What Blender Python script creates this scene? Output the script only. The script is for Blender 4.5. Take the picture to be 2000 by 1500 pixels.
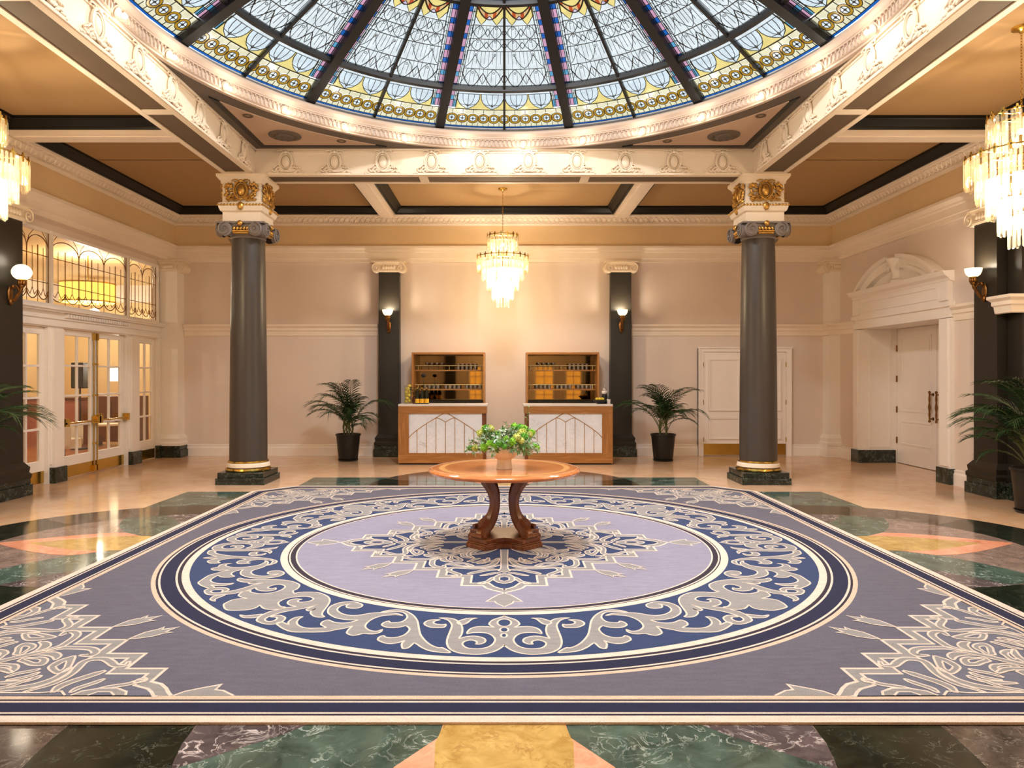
import bpy, math, random
from math import sin, cos, pi, radians, sqrt, atan2, tan
from mathutils import Vector, Matrix
from mathutils.geometry import tessellate_polygon
for o in list(bpy.data.objects): bpy.data.objects.remove(o)
sc = bpy.context.scene
COL = sc.collection
random.seed(7)
CY = 7.15          # y of the centre of the hall (dome, rug, floor pattern)

# ---------------------------------------------------------------- camera
cam_d = bpy.data.cameras.new('camera'); cam = bpy.data.objects.new('camera', cam_d); COL.objects.link(cam)
cam.location = (0, 0, 1.7); cam.rotation_euler = (pi/2, 0, 0)
cam_d.lens = 24.71; cam_d.sensor_width = 36.0; cam_d.shift_x = 0.0075; cam_d.shift_y = -0.0075
cam_d.clip_start = 0.05; sc.camera = cam
# ---------------------------------------------------------------- sky, lights, exposure
world = bpy.data.worlds.new('sky'); sc.world = world; world.use_nodes = True
bg = world.node_tree.nodes['Background']
bg.inputs['Color'].default_value = (0.90, 0.96, 1.0, 1); bg.inputs['Strength'].default_value = 3.55
P_BULB, P_CHAND, P_SCONCE, P_LOUNGE, P_SPOT, P_DOME_FILL = 2.7, 275.0, 15.0, 85.0, 215.0, 280.0
WARM = (1.0, 0.85, 0.65); WARM2 = (1.0, 0.90, 0.77); SOFTW = (0.91, 0.95, 1.0)
vs = sc.view_settings; vs.view_transform = 'Standard'; vs.look = 'None'; vs.gamma = 1.0; vs.exposure = 0.38
vs.use_curve_mapping = False
sc.display_settings.display_device = 'sRGB'
cy_ = sc.cycles
cy_.use_denoising = True; cy_.max_bounces = 7; cy_.diffuse_bounces = 4; cy_.glossy_bounces = 3
cy_.transmission_bounces = 4; cy_.transparent_max_bounces = 16; cy_.sample_clamp_indirect = 4.0
cy_.caustics_reflective = False; cy_.caustics_refractive = False
cy_.use_adaptive_sampling = True; cy_.adaptive_threshold = 0.02

def light(name, loc, power, color=WARM, radius=0.04, parent=None, kind='POINT', rot=None, **kw):
    d = bpy.data.lights.new(name, kind); d.energy = power; d.color = color
    if kind in ('POINT', 'SPOT'): d.shadow_soft_size = radius
    for k, v in kw.items(): setattr(d, k, v)
    o = bpy.data.objects.new(name, d); COL.objects.link(o); o.location = loc
    if rot: o.rotation_euler = rot
    if parent: o.parent = parent
    return o

# fill light added under the dome's crown to brighten the whole hall
light('dome_fill_light', (0, CY, 6.9), P_DOME_FILL, (0.97, 0.98, 1.0), kind='AREA', shape='DISK', size=1.15)
# ---------------------------------------------------------------- materials
def S(r, g, b):
    f = lambda c: (c/255/12.92) if c/255 <= 0.04045 else ((c/255+0.055)/1.055)**2.4
    return (f(r), f(g), f(b), 1)
def newmat(name):
    m = bpy.data.materials.new(name); m.use_nodes = True
    nt = m.node_tree; return m, nt, nt.nodes['Principled BSDF']
def ramp(nt, stops):
    r = nt.nodes.new('ShaderNodeValToRGB'); e = r.color_ramp.elements
    while len(e) > 1: e.remove(e[0])
    e[0].position, e[0].color = stops[0]
    for p, c in stops[1:]:
        k = e.new(p); k.color = c
    return r
def coords(nt, scale=(1, 1, 1), world_pos=True):
    if world_pos: src = nt.nodes.new('ShaderNodeNewGeometry').outputs['Position']
    else: src = nt.nodes.new('ShaderNodeTexCoord').outputs['Object']
    mp = nt.nodes.new('ShaderNodeMapping'); mp.inputs['Scale'].default_value = scale
    nt.links.new(src, mp.inputs['Vector']); return mp.outputs['Vector']
def noise(nt, vec, scale, detail=4, rough=0.55, dist=0.0):
    n = nt.nodes.new('ShaderNodeTexNoise'); n.inputs['Scale'].default_value = scale
    n.inputs['Detail'].default_value = detail; n.inputs['Roughness'].default_value = rough
    n.inputs['Distortion'].default_value = dist; nt.links.new(vec, n.inputs['Vector']); return n.outputs['Fac']
def bump(nt, b, h, strength, dist=0.01):
    n = nt.nodes.new('ShaderNodeBump'); n.inputs['Strength'].default_value = strength; n.inputs['Distance'].default_value = dist
    nt.links.new(h, n.inputs['Height']); nt.links.new(n.outputs['Normal'], b.inputs['Normal'])
def mul(c, k): return (min(1, c[0]*k), min(1, c[1]*k), min(1, c[2]*k), 1)
def mat(name, c, rough=0.5, metal=0.0, var=0.06, scale=4.0, bmp=0.0, bscale=60, spec=0.5, coat=0.0, vscale=(1, 1, 1)):
    m, nt, b = newmat(name); v = coords(nt, vscale)
    n = noise(nt, v, scale); r = ramp(nt, [(0.3, mul(c, 1-var)), (0.7, mul(c, 1+var))])
    nt.links.new(n, r.inputs[0]); nt.links.new(r.outputs[0], b.inputs['Base Color'])
    b.inputs['Roughness'].default_value = rough; b.inputs['Metallic'].default_value = metal
    b.inputs['Specular IOR Level'].default_value = spec; b.inputs['Coat Weight'].default_value = coat
    if bmp: bump(nt, b, noise(nt, v, bscale, 3), bmp)
    return m
def marble(name, c1, c2, vein, scale=2.0, vw=0.03, rough=0.1, vamt=1.0, scale2=None):
    m, nt, b = newmat(name); v = coords(nt)
    n1 = noise(nt, v, scale, 6, 0.62, 0.8); r1 = ramp(nt, [(0.32, c1), (0.68, c2)]); nt.links.new(n1, r1.inputs[0])
    n2 = noise(nt, v, scale2 or scale*1.3, 7, 0.6, 1.6)
    r2 = ramp(nt, [(0.5-vw, (0, 0, 0, 1)), (0.5, (vamt,)*3+(1,)), (0.5+vw, (0, 0, 0, 1))]); nt.links.new(n2, r2.inputs[0])
    n3 = noise(nt, v, scale*0.9, 2); r3 = ramp(nt, [(0.42, (0, 0, 0, 1)), (0.66, (1, 1, 1, 1))]); nt.links.new(n3, r3.inputs[0])
    mu = nt.nodes.new('ShaderNodeMath'); mu.operation = 'MULTIPLY'
    nt.links.new(r2.outputs[0], mu.inputs[0]); nt.links.new(r3.outputs[0], mu.inputs[1])
    mx = nt.nodes.new('ShaderNodeMixRGB'); mx.inputs[2].default_value = vein
    nt.links.new(mu.outputs[0], mx.inputs[0]); nt.links.new(r1.outputs[0], mx.inputs[1])
    nt.links.new(mx.outputs[0], b.inputs['Base Color']); b.inputs['Roughness'].default_value = rough
    return m
def wood(name, c1, c2, axis=0, rough=0.3, scale=6.0, coat=0.2):
    sc3 = [14, 14, 14]; sc3[axis] = 1.0
    m, nt, b = newmat(name); v = coords(nt, tuple(sc3), False)
    n = noise(nt, v, scale*0.3, 6, 0.6, 0.5); r = ramp(nt, [(0.3, c1), (0.5, mul(c1, 1.15)), (0.7, c2)])
    nt.links.new(n, r.inputs[0]); nt.links.new(r.outputs[0], b.inputs['Base Color'])
    b.inputs['Roughness'].default_value = rough; b.inputs['Coat Weight'].default_value = coat; b.inputs['Coat Roughness'].default_value = 0.12
    return m
def fabric(name, c, var=0.3):
    m, nt, b = newmat(name); v = coords(nt)
    n = noise(nt, v, 170, 2, 0.7); n2 = noise(nt, coords(nt, (1.2, 5, 1)), 5, 5, 0.6)
    a = nt.nodes.new('ShaderNodeMath'); a.operation = 'MULTIPLY_ADD'; a.inputs[1].default_value = 0.5
    nt.links.new(n2, a.inputs[0]); nt.links.new(n, a.inputs[2])
    r = ramp(nt, [(0.45, mul(c, 1-var)), (1.05, mul(c, 1+var))]); nt.links.new(a.outputs[0], r.inputs[0])
    nt.links.new(r.outputs[0], b.inputs['Base Color']); b.inputs['Roughness'].default_value = 1.0
    b.inputs['Specular IOR Level'].default_value = 0.1; b.inputs['Sheen Weight'].default_value = 0.08
    bump(nt, b, n, 0.5, 0.004); return m
def emit(name, c, s):
    m = bpy.data.materials.new(name); m.use_nodes = True; nt = m.node_tree
    b = nt.nodes['Principled BSDF']; b.inputs['Base Color'].default_value = c
    b.inputs['Emission Color'].default_value = c; b.inputs['Emission Strength'].default_value = s; return m
def see_through(name, c, trans=0.9, rough=0.05, transl=0.0, vary=0.0):
    """thin glass: tinted straight-through light, some of it diffused, with a glossy face"""
    m = bpy.data.materials.new(name); m.use_nodes = True; nt = m.node_tree; nt.nodes.clear()
    out = nt.nodes.new('ShaderNodeOutputMaterial')
    t = nt.nodes.new('ShaderNodeBsdfTransparent'); t.inputs[0].default_value = c
    cur = t
    src = None
    if vary:
        v = coords(nt); n = noise(nt, v, 7, 4, 0.6); r = ramp(nt, [(0.3, mul(c, 1-vary)), (0.7, mul(c, 1+vary))])
        nt.links.new(n, r.inputs[0]); src = r.outputs[0]; nt.links.new(src, t.inputs[0])
    if transl:
        l = nt.nodes.new('ShaderNodeBsdfTranslucent'); l.inputs[0].default_value = c
        if src: nt.links.new(src, l.inputs[0])
        mx = nt.nodes.new('ShaderNodeMixShader'); mx.inputs[0].default_value = transl
        nt.links.new(t.outputs[0], mx.inputs[1]); nt.links.new(l.outputs[0], mx.inputs[2]); cur = mx
    g = nt.nodes.new('ShaderNodeBsdfGlossy'); g.inputs['Roughness'].default_value = rough
    mx2 = nt.nodes.new('ShaderNodeMixShader'); mx2.inputs[0].default_value = 1-trans
    nt.links.new(cur.outputs[0], mx2.inputs[1]); nt.links.new(g.outputs[0], mx2.inputs[2])
    nt.links.new(mx2.outputs[0], out.inputs[0]); return m

M = {}
M['wall'] = mat('wall_paint', S(225, 209, 198), 0.75, var=0.025, scale=1.5, bmp=0.05, bscale=200)
M['frieze'] = mat('lamplit_frieze_paint', S(230, 202, 160), 0.75, var=0.02)  # warm lamplight on the frieze is put into this colour
M['cream'] = mat('cream_plaster', S(242, 228, 212), 0.55, var=0.02)
M['ivory'] = mat('ivory_plaster', S(238, 222, 200), 0.5, var=0.02)
M['ring'] = mat('ring_plaster', S(200, 178, 160), 0.55, var=0.03)
M['white'] = mat('white_joinery', S(244, 236, 230), 0.35, var=0.015)
M['ceil'] = mat('tan_ceiling_paint', S(166, 132, 88), 0.8, var=0.02)
M['soffit'] = mat('brown_soffit_paint', S(98, 80, 60), 0.7, var=0.02)
M['greyceil'] = mat('grey_ceiling_paint', S(98, 87, 77), 0.7, var=0.02)
M['pinkceil'] = mat('pale_ceiling_paint', S(196, 168, 144), 0.7, var=0.02)
M['black'] = mat('black_cornice_paint', S(10, 10, 10), 0.45, spec=0.3)
M['colgrey'] = mat('column_grey', S(70, 63, 58), 0.36, var=0.05, scale=3)
M['capgrey'] = mat('capital_grey', S(128, 118, 112), 0.5)
M['olive'] = mat('dark_pilaster', S(35, 31, 25), 0.45, var=0.06)
M['gold'] = mat('gilding', S(202, 158, 84), 0.33, 0.85, var=0.25, scale=25, bmp=0.2, bscale=50)
M['brass'] = mat('polished_brass', S(206, 170, 84), 0.2, 1.0, var=0.08)
M['bronze'] = mat('antique_bronze', S(128, 88, 46), 0.35, 0.9, var=0.3, scale=30)
M['iron'] = mat('black_iron', S(14, 12, 11), 0.5, var=0.05)
M['greenmarble'] = marble('dark_green_marble', S(18, 26, 22), S(42, 52, 44), S(150, 158, 146), 9, 0.03, 0.2, 0.6)
M['blackpot'] = mat('black_pot', S(20, 20, 20), 0.4)
M['mirror'] = mat('bronze_mirror', S(138, 112, 70), 0.03, 1.0, var=0.0)
M['glass'] = see_through('clear_glass', (0.94, 0.96, 0.94, 1), 0.93)
M['barglass'] = see_through('drinking_glass', (0.97, 0.98, 0.98, 1), 0.66, 0.22, 0.2)

# ---------------------------------------------------------------- mesh helper
class MB:
    def __init__(s): s.v = []; s.f = []; s.m = []
    def add(s, v, f, mi=0, T=None):
        o = len(s.v)
        s.v += [tuple(T @ Vector(p)) for p in v] if T is not None else [tuple(p) for p in v]
        s.f += [tuple(i+o for i in q) for q in f]; s.m += [mi]*len(f); return s
    def box(s, x0, x1, y0, y1, z0, z1, mi=0, T=None):
        v = [(x, y, z) for z in (z0, z1) for y in (y0, y1) for x in (x0, x1)]
        return s.add(v, [(0, 2, 3, 1), (4, 5, 7, 6), (0, 1, 5, 4), (2, 6, 7, 3), (0, 4, 6, 2), (1, 3, 7, 5)], mi, T)
    def lathe(s, prof, c=(0, 0, 0), n=24, mi=0, T=None, a0=0.0, a1=2*pi):
        full = abs(a1-a0-2*pi) < 1e-6; k = n if full else n+1; v = []; f = []
        for r, z in prof:
            for i in range(k):
                a = a0+(a1-a0)*i/n; v.append((c[0]+r*cos(a), c[1]+r*sin(a), c[2]+z))
        for j in range(len(prof)-1):
            for i in range(n):
                i2 = (i+1) % k; f.append((j*k+i, j*k+i2, (j+1)*k+i2, (j+1)*k+i))
        return s.add(v, f, mi, T)
    def tube(s, pts, r, n=6, mi=0, T=None, closed=False, cap=True):
        P = [Vector(p) for p in pts]; N = len(P); R = r if isinstance(r, (list, tuple)) else [r]*N
        v = []; f = []; up = None
        for i in range(N):
            a = P[(i-1) % N] if (closed or i > 0) else P[i]; b = P[(i+1) % N] if (closed or i < N-1) else P[i]
            t = (b-a).normalized()
            if up is None:
                up = Vector((0, 0, 1)) if abs(t.z) < 0.9 else Vector((1, 0, 0))
            x = t.cross(up); x = x.normalized() if x.length > 1e-6 else t.orthogonal().normalized(); up = x.cross(t)
            for k in range(n):
                q = 2*pi*k/n; v.append(P[i]+(x*cos(q)+up*sin(q))*R[i])
        for i in range(N if closed else N-1):
            j = (i+1) % N
            for k in range(n):
                k2 = (k+1) % n; f.append((i*n+k, i*n+k2, j*n+k2, j*n+k))
        if cap and not closed: f += [tuple(range(n))[::-1], tuple((N-1)*n+k for k in range(n))]
        return s.add(v, f, mi, T)
    def prism(s, poly, z0, z1, mi=0, T=None, bottom=True):
        n = len(poly)
        a = sum(poly[i][0]*poly[(i+1) % n][1]-poly[(i+1) % n][0]*poly[i][1] for i in range(n))
        if a < 0: poly = poly[::-1]
        v = [(x, y, z0) for x, y in poly]+[(x, y, z1) for x, y in poly]
        f = [tuple(range(n, 2*n))]+[(i, (i+1) % n, n+(i+1) % n, n+i) for i in range(n)]
        if bottom: f.append(tuple(range(n))[::-1])
        return s.add(v, f, mi, T)
    def ball(s, c, rx, ry=None, rz=None, n=10, m=6, mi=0, T=None):
        ry = rx if ry is None else ry; rz = rx if rz is None else rz
        v = [(c[0], c[1], c[2]-rz)]; f = []
        for j in range(1, m):
            th = -pi/2+pi*j/m
            for i in range(n):
                a = 2*pi*i/n; v.append((c[0]+rx*cos(th)*cos(a), c[1]+ry*cos(th)*sin(a), c[2]+rz*sin(th)))
        v.append((c[0], c[1], c[2]+rz)); L = len(v)-1
        for i in range(n):
            i2 = (i+1) % n; f.append((0, 1+i2, 1+i)); f.append((L, L-n+i, L-n+i2))
            for j in range(m-2): f.append((1+j*n+i, 1+j*n+i2, 1+(j+1)*n+i2, 1+(j+1)*n+i))
        return s.add(v, f, mi, T)
    def sweep(s, prof, path, closed=False, mi=0, T=None, cap=True):
        """profile (out, z) swept along an xy path with mitred corners; out = left of travel"""
        n = len(path); v = []; f = []; k = len(prof)
        for i in range(n):
            p = Vector(path[i]); d1 = d2 = None
            if closed or i > 0: d1 = (p-Vector(path[i-1])).normalized()
            if closed or i < n-1: d2 = (Vector(path[(i+1) % n])-p).normalized()
            d1 = d1 or d2; d2 = d2 or d1
            n1 = Vector((-d1.y, d1.x)); n2 = Vector((-d2.y, d2.x)); b = n1+n2
            b = b/(1+n1.dot(n2)) if n1.dot(n2) > -0.99 else n1
            for o, z in prof: v.append((p.x+b.x*o, p.y+b.y*o, z))
        for i in range(n if closed else n-1):
            j = (i+1) % n
            for q in range(k-1): f.append((i*k+q, j*k+q, j*k+q+1, i*k+q+1))
        if cap and not closed: f += [tuple(range(k)), tuple((n-1)*k+q for q in range(k))[::-1]]
        return s.add(v, f, mi, T)
    def mesh(s, name, mats, smooth=None):
        me = bpy.data.meshes.new(name); me.from_pydata(s.v, [], s.f)
        for m in (mats if isinstance(mats, (list, tuple)) else [mats]): me.materials.append(M[m] if isinstance(m, str) else m)
        if any(s.m): me.polygons.foreach_set('material_index', s.m)
        if smooth is not None:
            me.polygons.foreach_set('use_smooth', [True]*len(s.f)); me.set_sharp_from_angle(angle=radians(smooth))
        me.update(); return me
    def build(s, name, mats, parent=None, smooth=None, bevel=0, loc=None, **props):
        return link(name, s.mesh(name, mats, smooth), parent, bevel, loc, **props)
def link(name, me, parent=None, bevel=0, loc=None, rot=None, scale=None, **props):
    o = bpy.data.objects.new(name, me); COL.objects.link(o)
    if parent: o.parent = parent
    if loc is not None: o.location = loc
    if rot is not None: o.rotation_euler = rot
    if scale is not None: o.scale = scale
    if bevel:
        b = o.modifiers.new('bevel', 'BEVEL'); b.width = bevel; b.segments = 2; b.limit_method = 'ANGLE'; b.angle_limit = radians(40)
    for k, q in props.items(): o[k] = q
    return o
def struct(name, mb, mats, parent=None, smooth=None, **kw):
    if parent is None: kw['kind'] = 'structure'
    return mb.build(name, mats, parent, smooth, **kw)
def thing(name, label, cat, loc=(0, 0, 0), rz=0.0, group=None, scale=None):
    o = bpy.data.objects.new(name, None); COL.objects.link(o); o.location = loc; o.rotation_euler = (0, 0, rz)
    o.empty_display_size = 0.1; o['label'] = label; o['category'] = cat
    if group: o['group'] = group
    if scale: o.scale = (scale,)*3
    return o
def tag(o, label, cat, group=None):
    o['label'] = label; o['category'] = cat
    if group: o['group'] = group
    return o
KIDS = {}
def copy_tree(root, loc=None, rz=None, label=None, group=None, parent=None):
    if not KIDS.get('n') == len(bpy.data.objects):
        KIDS.clear()
        for o in bpy.data.objects:
            if o.parent: KIDS.setdefault(o.parent.name, []).append(o)
    def rec(o, par):
        c = o.copy(); COL.objects.link(c)
        if par: c.parent = par
        for ch in KIDS.get(o.name, []): rec(ch, c)
        return c
    r = rec(root, parent)
    if loc is not None: r.location = loc
    if rz is not None: r.rotation_euler = (0, 0, rz)
    if label: r['label'] = label
    if group: r['group'] = group
    return r
def smooth_path(pts, n=4, closed=False):
    P = [Vector(p) for p in pts]; N = len(P); out = []
    for i in range(N if closed else N-1):
        g = lambda k: P[k % N] if closed else P[max(0, min(N-1, k))]
        a, b, c, d = g(i-1), g(i), g(i+1), g(i+2)
        for t in range(n):
            t /= n
            out.append(0.5*((2*b)+(c-a)*t+(2*a-5*b+4*c-d)*t*t+(3*b-a-3*c+d)*t**3))
    if not closed: out.append(P[-1])
    return out
def Tm(loc=(0, 0, 0), rot=(0, 0, 0), sca=(1, 1, 1)):
    from mathutils import Euler
    return Matrix.Translation(loc) @ Euler(rot).to_matrix().to_4x4() @ Matrix.Diagonal((*sca, 1))
# ================================================================ THE ROOM
XL, XR, YB, YF = -7.25, 7.05, 15.06, -0.75
ZC = 5.25            # aisle ceilings
HB, HO = 3.93, 4.40  # beams: inner and outer face, measured from the hall's centre
m_cream = marble('cream_floor_marble', S(212, 168, 130), S(226, 190, 154), S(192, 136, 100), 2.2, 0.05, 0.13, 0.35)
floor = struct('floor', MB().box(XL-0.2, XR+0.8, YF-0.1, YB+0.2, -0.12, 0.0), m_cream)
# --- inlaid marble pattern: a quatrefoil of bands around the hall's centre
FM = dict(
 green=marble('green_inlay_marble', S(46, 62, 54), S(84, 104, 92), S(196, 206, 194), 4.2, 0.02, 0.1, 0.8),
 dark=marble('black_green_inlay_marble', S(16, 22, 17), S(36, 42, 32), S(120, 124, 108), 6.0, 0.014, 0.1, 0.6),
 mauve=marble('mauve_inlay_marble', S(112, 92, 84), S(146, 124, 112), S(210, 196, 184), 6.0, 0.02, 0.1, 0.6),
 purple=marble('plum_inlay_marble', S(60, 53, 54), S(98, 86, 86), S(226, 212, 206), 5.0, 0.03, 0.1, 0.95),
 orange=marble('rose_inlay_marble', S(206, 126, 94), S(226, 164, 132), S(242, 196, 164), 3.0, 0.05, 0.1, 0.5),
 yellow=marble('golden_inlay_marble', S(168, 132, 66), S(200, 166, 98), S(140, 98, 48), 7.0, 0.05, 0.1, 0.7),
 brown=marble('brown_inlay_marble', S(60, 50, 42), S(98, 84, 74), S(190, 178, 164), 7.0, 0.018, 0.1, 0.7))
def inlay(poly, m, z, k):
    a = k*pi/2-pi/2      # lobe axis: k=0 towards the camera
    pts = [(u*cos(a)-v*sin(a), CY+u*sin(a)+v*cos(a)) for u, v in poly]
    MB().prism(pts, 0.0, z, bottom=False).build('marble_inlay', FM[m], floor)
def arc(c, r, a0, a1, n=24): return [(c+r*cos(a0+(a1-a0)*i/n), r*sin(a0+(a1-a0)*i/n)) for i in range(n+1)]
for k in range(4):
    blk = 'brown' if k == 0 else 'green'
    for sg in (-1, 1):
        inlay([(3.2, sg*1.4), (4.66, sg*1.4), (4.66, sg*3.2), (3.2, sg*3.2)], blk, 0.0012, k)
    for i in range(6):                       # the dark curved band, cut into segments; brown ones have its reflection painted in
        a0, a1 = radians(-105+35*i), radians(-105+35*(i+1)-0.25)
        inlay(arc(3.77, 2.12, a0, a1, 8)+arc(3.7, 1.5, a1, a0, 8), 'dark' if i in (0, 2, 3, 5) else 'brown' if k != 0 else 'dark', 0.0024, k)
    inlay(arc(3.7, 1.5, radians(-110), radians(110), 40), 'mauve', 0.0020, k)
    for sg in (-1, 1):
        lob = [(3.2, 0.02)]+[(3.0+1.57*cos(t), 1.6+1.57*sin(t)) for t in [radians(-78+68*i/14) for i in range(15)]]
        lob += [(3.7+1.49*cos(t), 1.49*sin(t)) for t in [radians(60+60*i/12) for i in range(13)]]
        inlay([(u, sg*v) for u, v in lob], 'green', 0.0030, k)
        inlay([(u, sg*v) for u, v in [(3.3, 0.62), (3.6, 0.84), (3.82, 1.05), (4.0, 1.28), (4.12, 1.44), (3.9, 1.49), (3.7, 1.495), (3.3, 1.43)]], 'purple', 0.0034, k)
    half = [(3.2, 0.25), (3.85, 0.31), (4.1, 0.48), (4.3, 0.46), (4.6, 0.34), (4.9, 0.17), (5.18, 0.0)]
    inlay(half+[(u, -v) for u, v in half[::-1][1:]], 'orange', 0.0040, k)
    half = [(3.2, 0.23), (3.5, 0.26), (3.9, 0.32), (4.15, 0.30), (4.45, 0.19), (4.7, 0.07), (4.85, 0.0)]
    inlay(half+[(u, -v) for u, v in half[::-1][1:]], 'yellow', 0.0046, k)

# --- walls
struct('wall_back', MB().box(XL-0.2, XR+0.8, YB, YB+0.15, 0, 5.4), 'wall')
struct('wall_left', MB().box(XL-0.15, XL, YF, 10.15, 0, 5.4).box(XL-0.15, XL, 10.15, 14.72, 4.02, 5.4).box(XL-0.15, XL, 14.72, YB, 0, 5.4), 'wall')
struct('wall_right', MB().box(XR, XR+0.15, YF, 11.26, 0, 5.4).box(XR, XR+0.15, 11.26, 13.90, 2.68, 5.4).box(XR, XR+0.15, 13.90, YB, 0, 5.4), 'wall')
# wall behind the camera, with three tall lit windows (seen only in the bar mirrors)
WX = [(-1.5, -1.02), (1.38, 2.12), (2.72, 3.34)]
fw = MB(); xs = XL
for a, b in WX:
    fw.box(xs, a, YF-0.15, YF, 0, 5.4); fw.box(a, b, YF-0.15, YF, 2.1, 5.4); fw.box(a, b, YF-0.15, YF, 0, 0.5); xs = b
fw.box(xs, XR, YF-0.15, YF, 0, 5.4); struct('wall_front', fw, 'wall')
m_winlit = emit('lamp_lit_blind', (1.0, 0.62, 0.16, 1), 1.1)
for i, (a, b) in enumerate(WX):
    w = struct(f'window_{i+1}', MB().box(a-0.08, b+0.08, YF, YF+0.05, 2.1, 2.2).box(a-0.08, a, YF, YF+0.05, 0.42, 2.1).box(b, b+0.08, YF, YF+0.05, 0.42, 2.1).box(a-0.08, b+0.08, YF, YF+0.08, 0.42, 0.5), 'white')
    for c in (1,): MB().box(a+(b-a)*c/2-0.02, a+(b-a)*c/2+0.02, YF-0.06, YF-0.01, 0.5, 2.1).build('glazing_bar', 'white', w)
    for r in (1, 2, 3): MB().box(a, b, YF-0.06, YF-0.01, 0.5+1.6*r/4-0.02, 0.5+1.6*r/4+0.02).build('glazing_bar', 'white', w)
    MB().box(a, b, YF-0.12, YF-0.1, 0.5, 2.1).build('lit_blind', m_winlit, w)

# --- entablature all round, guilloche cornice, ceilings
RP = [(6.98, YF), (6.98, 14.98), (-7.03, 14.98), (-7.03, YF)]
struct('trim_1', MB().sweep([(-0.25, 4.13), (0.0, 4.13), (0.0, 4.20), (0.015, 4.21), (0.015, 4.33), (0.04, 4.35), (0.04, 4.38), (0.10, 4.42), (0.12, 4.42), (0.12, 4.46), (0.0, 4.48)], RP, True), 'cream')
fr = struct('trim_2', MB().sweep([(0.0, 4.48), (0.0, 4.90), (0.02, 4.91)], RP, True), 'frieze')
g = MB()
for (x0, y0), (x1, y1) in [((6.98, 14.98), (-7.03, 14.98)), ((6.98, 2), (6.98, 14.98)), ((-7.03, 14.98), (-7.03, 2))]:
    L = sqrt((x1-x0)**2+(y1-y0)**2); d = Vector(((x1-x0)/L, (y1-y0)/L)); nn = Vector((-d.y, d.x))
    for i in range(int(L/0.11)):
        if i*0.11 < 0.1 or i*0.11 > L-0.1: continue
        c = Vector((x0, y0))+d*(i*0.11+0.05); 
        if (nn.dot(Vector((0, CY))-c)) < 0: nn = -nn
        ring = []
        for q in range(8):
            t = 2*pi*q/8; h = 0.045*sin(t); o = 0.125+h*0.66
            p = c+d*(0.05*cos(t))+nn*o; ring.append((p.x, p.y, 5.0+h))
        g.tube(ring, 0.011, 4, closed=True)
    for zz, oo in ((4.935, 0.08), (5.075, 0.175)):
        a = Vector((x0, y0))+nn*oo; b = Vector((x1, y1))+nn*oo; g.tube([(a.x, a.y, zz), (b.x, b.y, zz)], 0.012, 5)
gu = struct('trim_3', MB().sweep([(0.02, 4.90), (0.05, 4.92), (0.06, 4.94), (0.16, 5.06), (0.19, 5.08), (0.20, 5.12), (0.20, ZC)], RP, True), 'cream')
g.build('guilloche', 'cream', gu, kind='stuff')
cl = MB()
cl.box(XL, XR, CY+HO-0.02, YB, ZC, ZC+0.1).box(XL, XR, YF, CY-HO+0.02, ZC, ZC+0.1)
cl.box(XL, -HO+0.02, CY-HO, CY+HO, ZC, ZC+0.1).box(HO-0.02, XR, CY-HO, CY+HO, ZC, ZC+0.1)
struct('ceiling', cl, 'ceil')
# cross ribs of the coffered aisles and the black crown round every coffer
RX, RY, RW = 2.45, 2.72, 0.15
rb = []
wi, we, wn, wf = -6.83, 6.78, 14.78, YF+0.2
for x in (-RX, RX):
    rb.append((x-RW, x+RW, CY+HO, wn)); rb.append((x-RW, x+RW, wf, CY-HO))
for yy in (CY-RY, CY+RY):
    rb.append((wi, -HO, yy-RW-0.02, yy+RW+0.02)); rb.append((HO, we, yy-RW-0.02, yy+RW+0.02))
for x0, x1, y0, y1 in rb:
    r = MB().box(x0, x1, y0, y1, 5.04, ZC)
    if y1-y0 > x1-x0: r.box(x0+0.06, x1-0.06, y0, y1, 5.025, 5.04)
    else: r.box(x0, x1, y0+0.07, y1-0.07, 5.025, 5.04)
    struct('trim_4', r, 'cream')
cp = [(0, 5.10), (0.03, 5.10), (0.04, 5.13), (0.09, 5.17), (0.12, 5.20), (0.15, 5.21), (0.15, ZC)]
y0, y1 = CY-HO, CY+HO; ya, yb = CY-RY-RW-0.02, CY-RY+RW+0.02; yc, yd = CY+RY-RW-0.02, CY+RY+RW+0.02
paths = [[(RX-RW, y1), (RX-RW, wn), (-RX+RW, wn), (-RX+RW, y1)],
         [(HO, yd), (we, yd), (we, wn), (RX+RW, wn), (RX+RW, y1)],
         [(-RX-RW, y1), (-RX-RW, wn), (wi, wn), (wi, yd), (-HO, yd)],
         [(HO, yb), (we, yb), (we, yc), (HO, yc)], [(-HO, yc), (wi, yc), (wi, yb), (-HO, yb)],
         [(RX+RW, y0), (RX+RW, wf), (we, wf), (we, ya), (HO, ya)], [(-HO, ya), (wi, ya), (wi, wf), (-RX-RW, wf), (-RX-RW, y0)]]
for p in paths: struct('trim_5', MB().sweep(cp, p), 'black', smooth=25)

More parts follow.
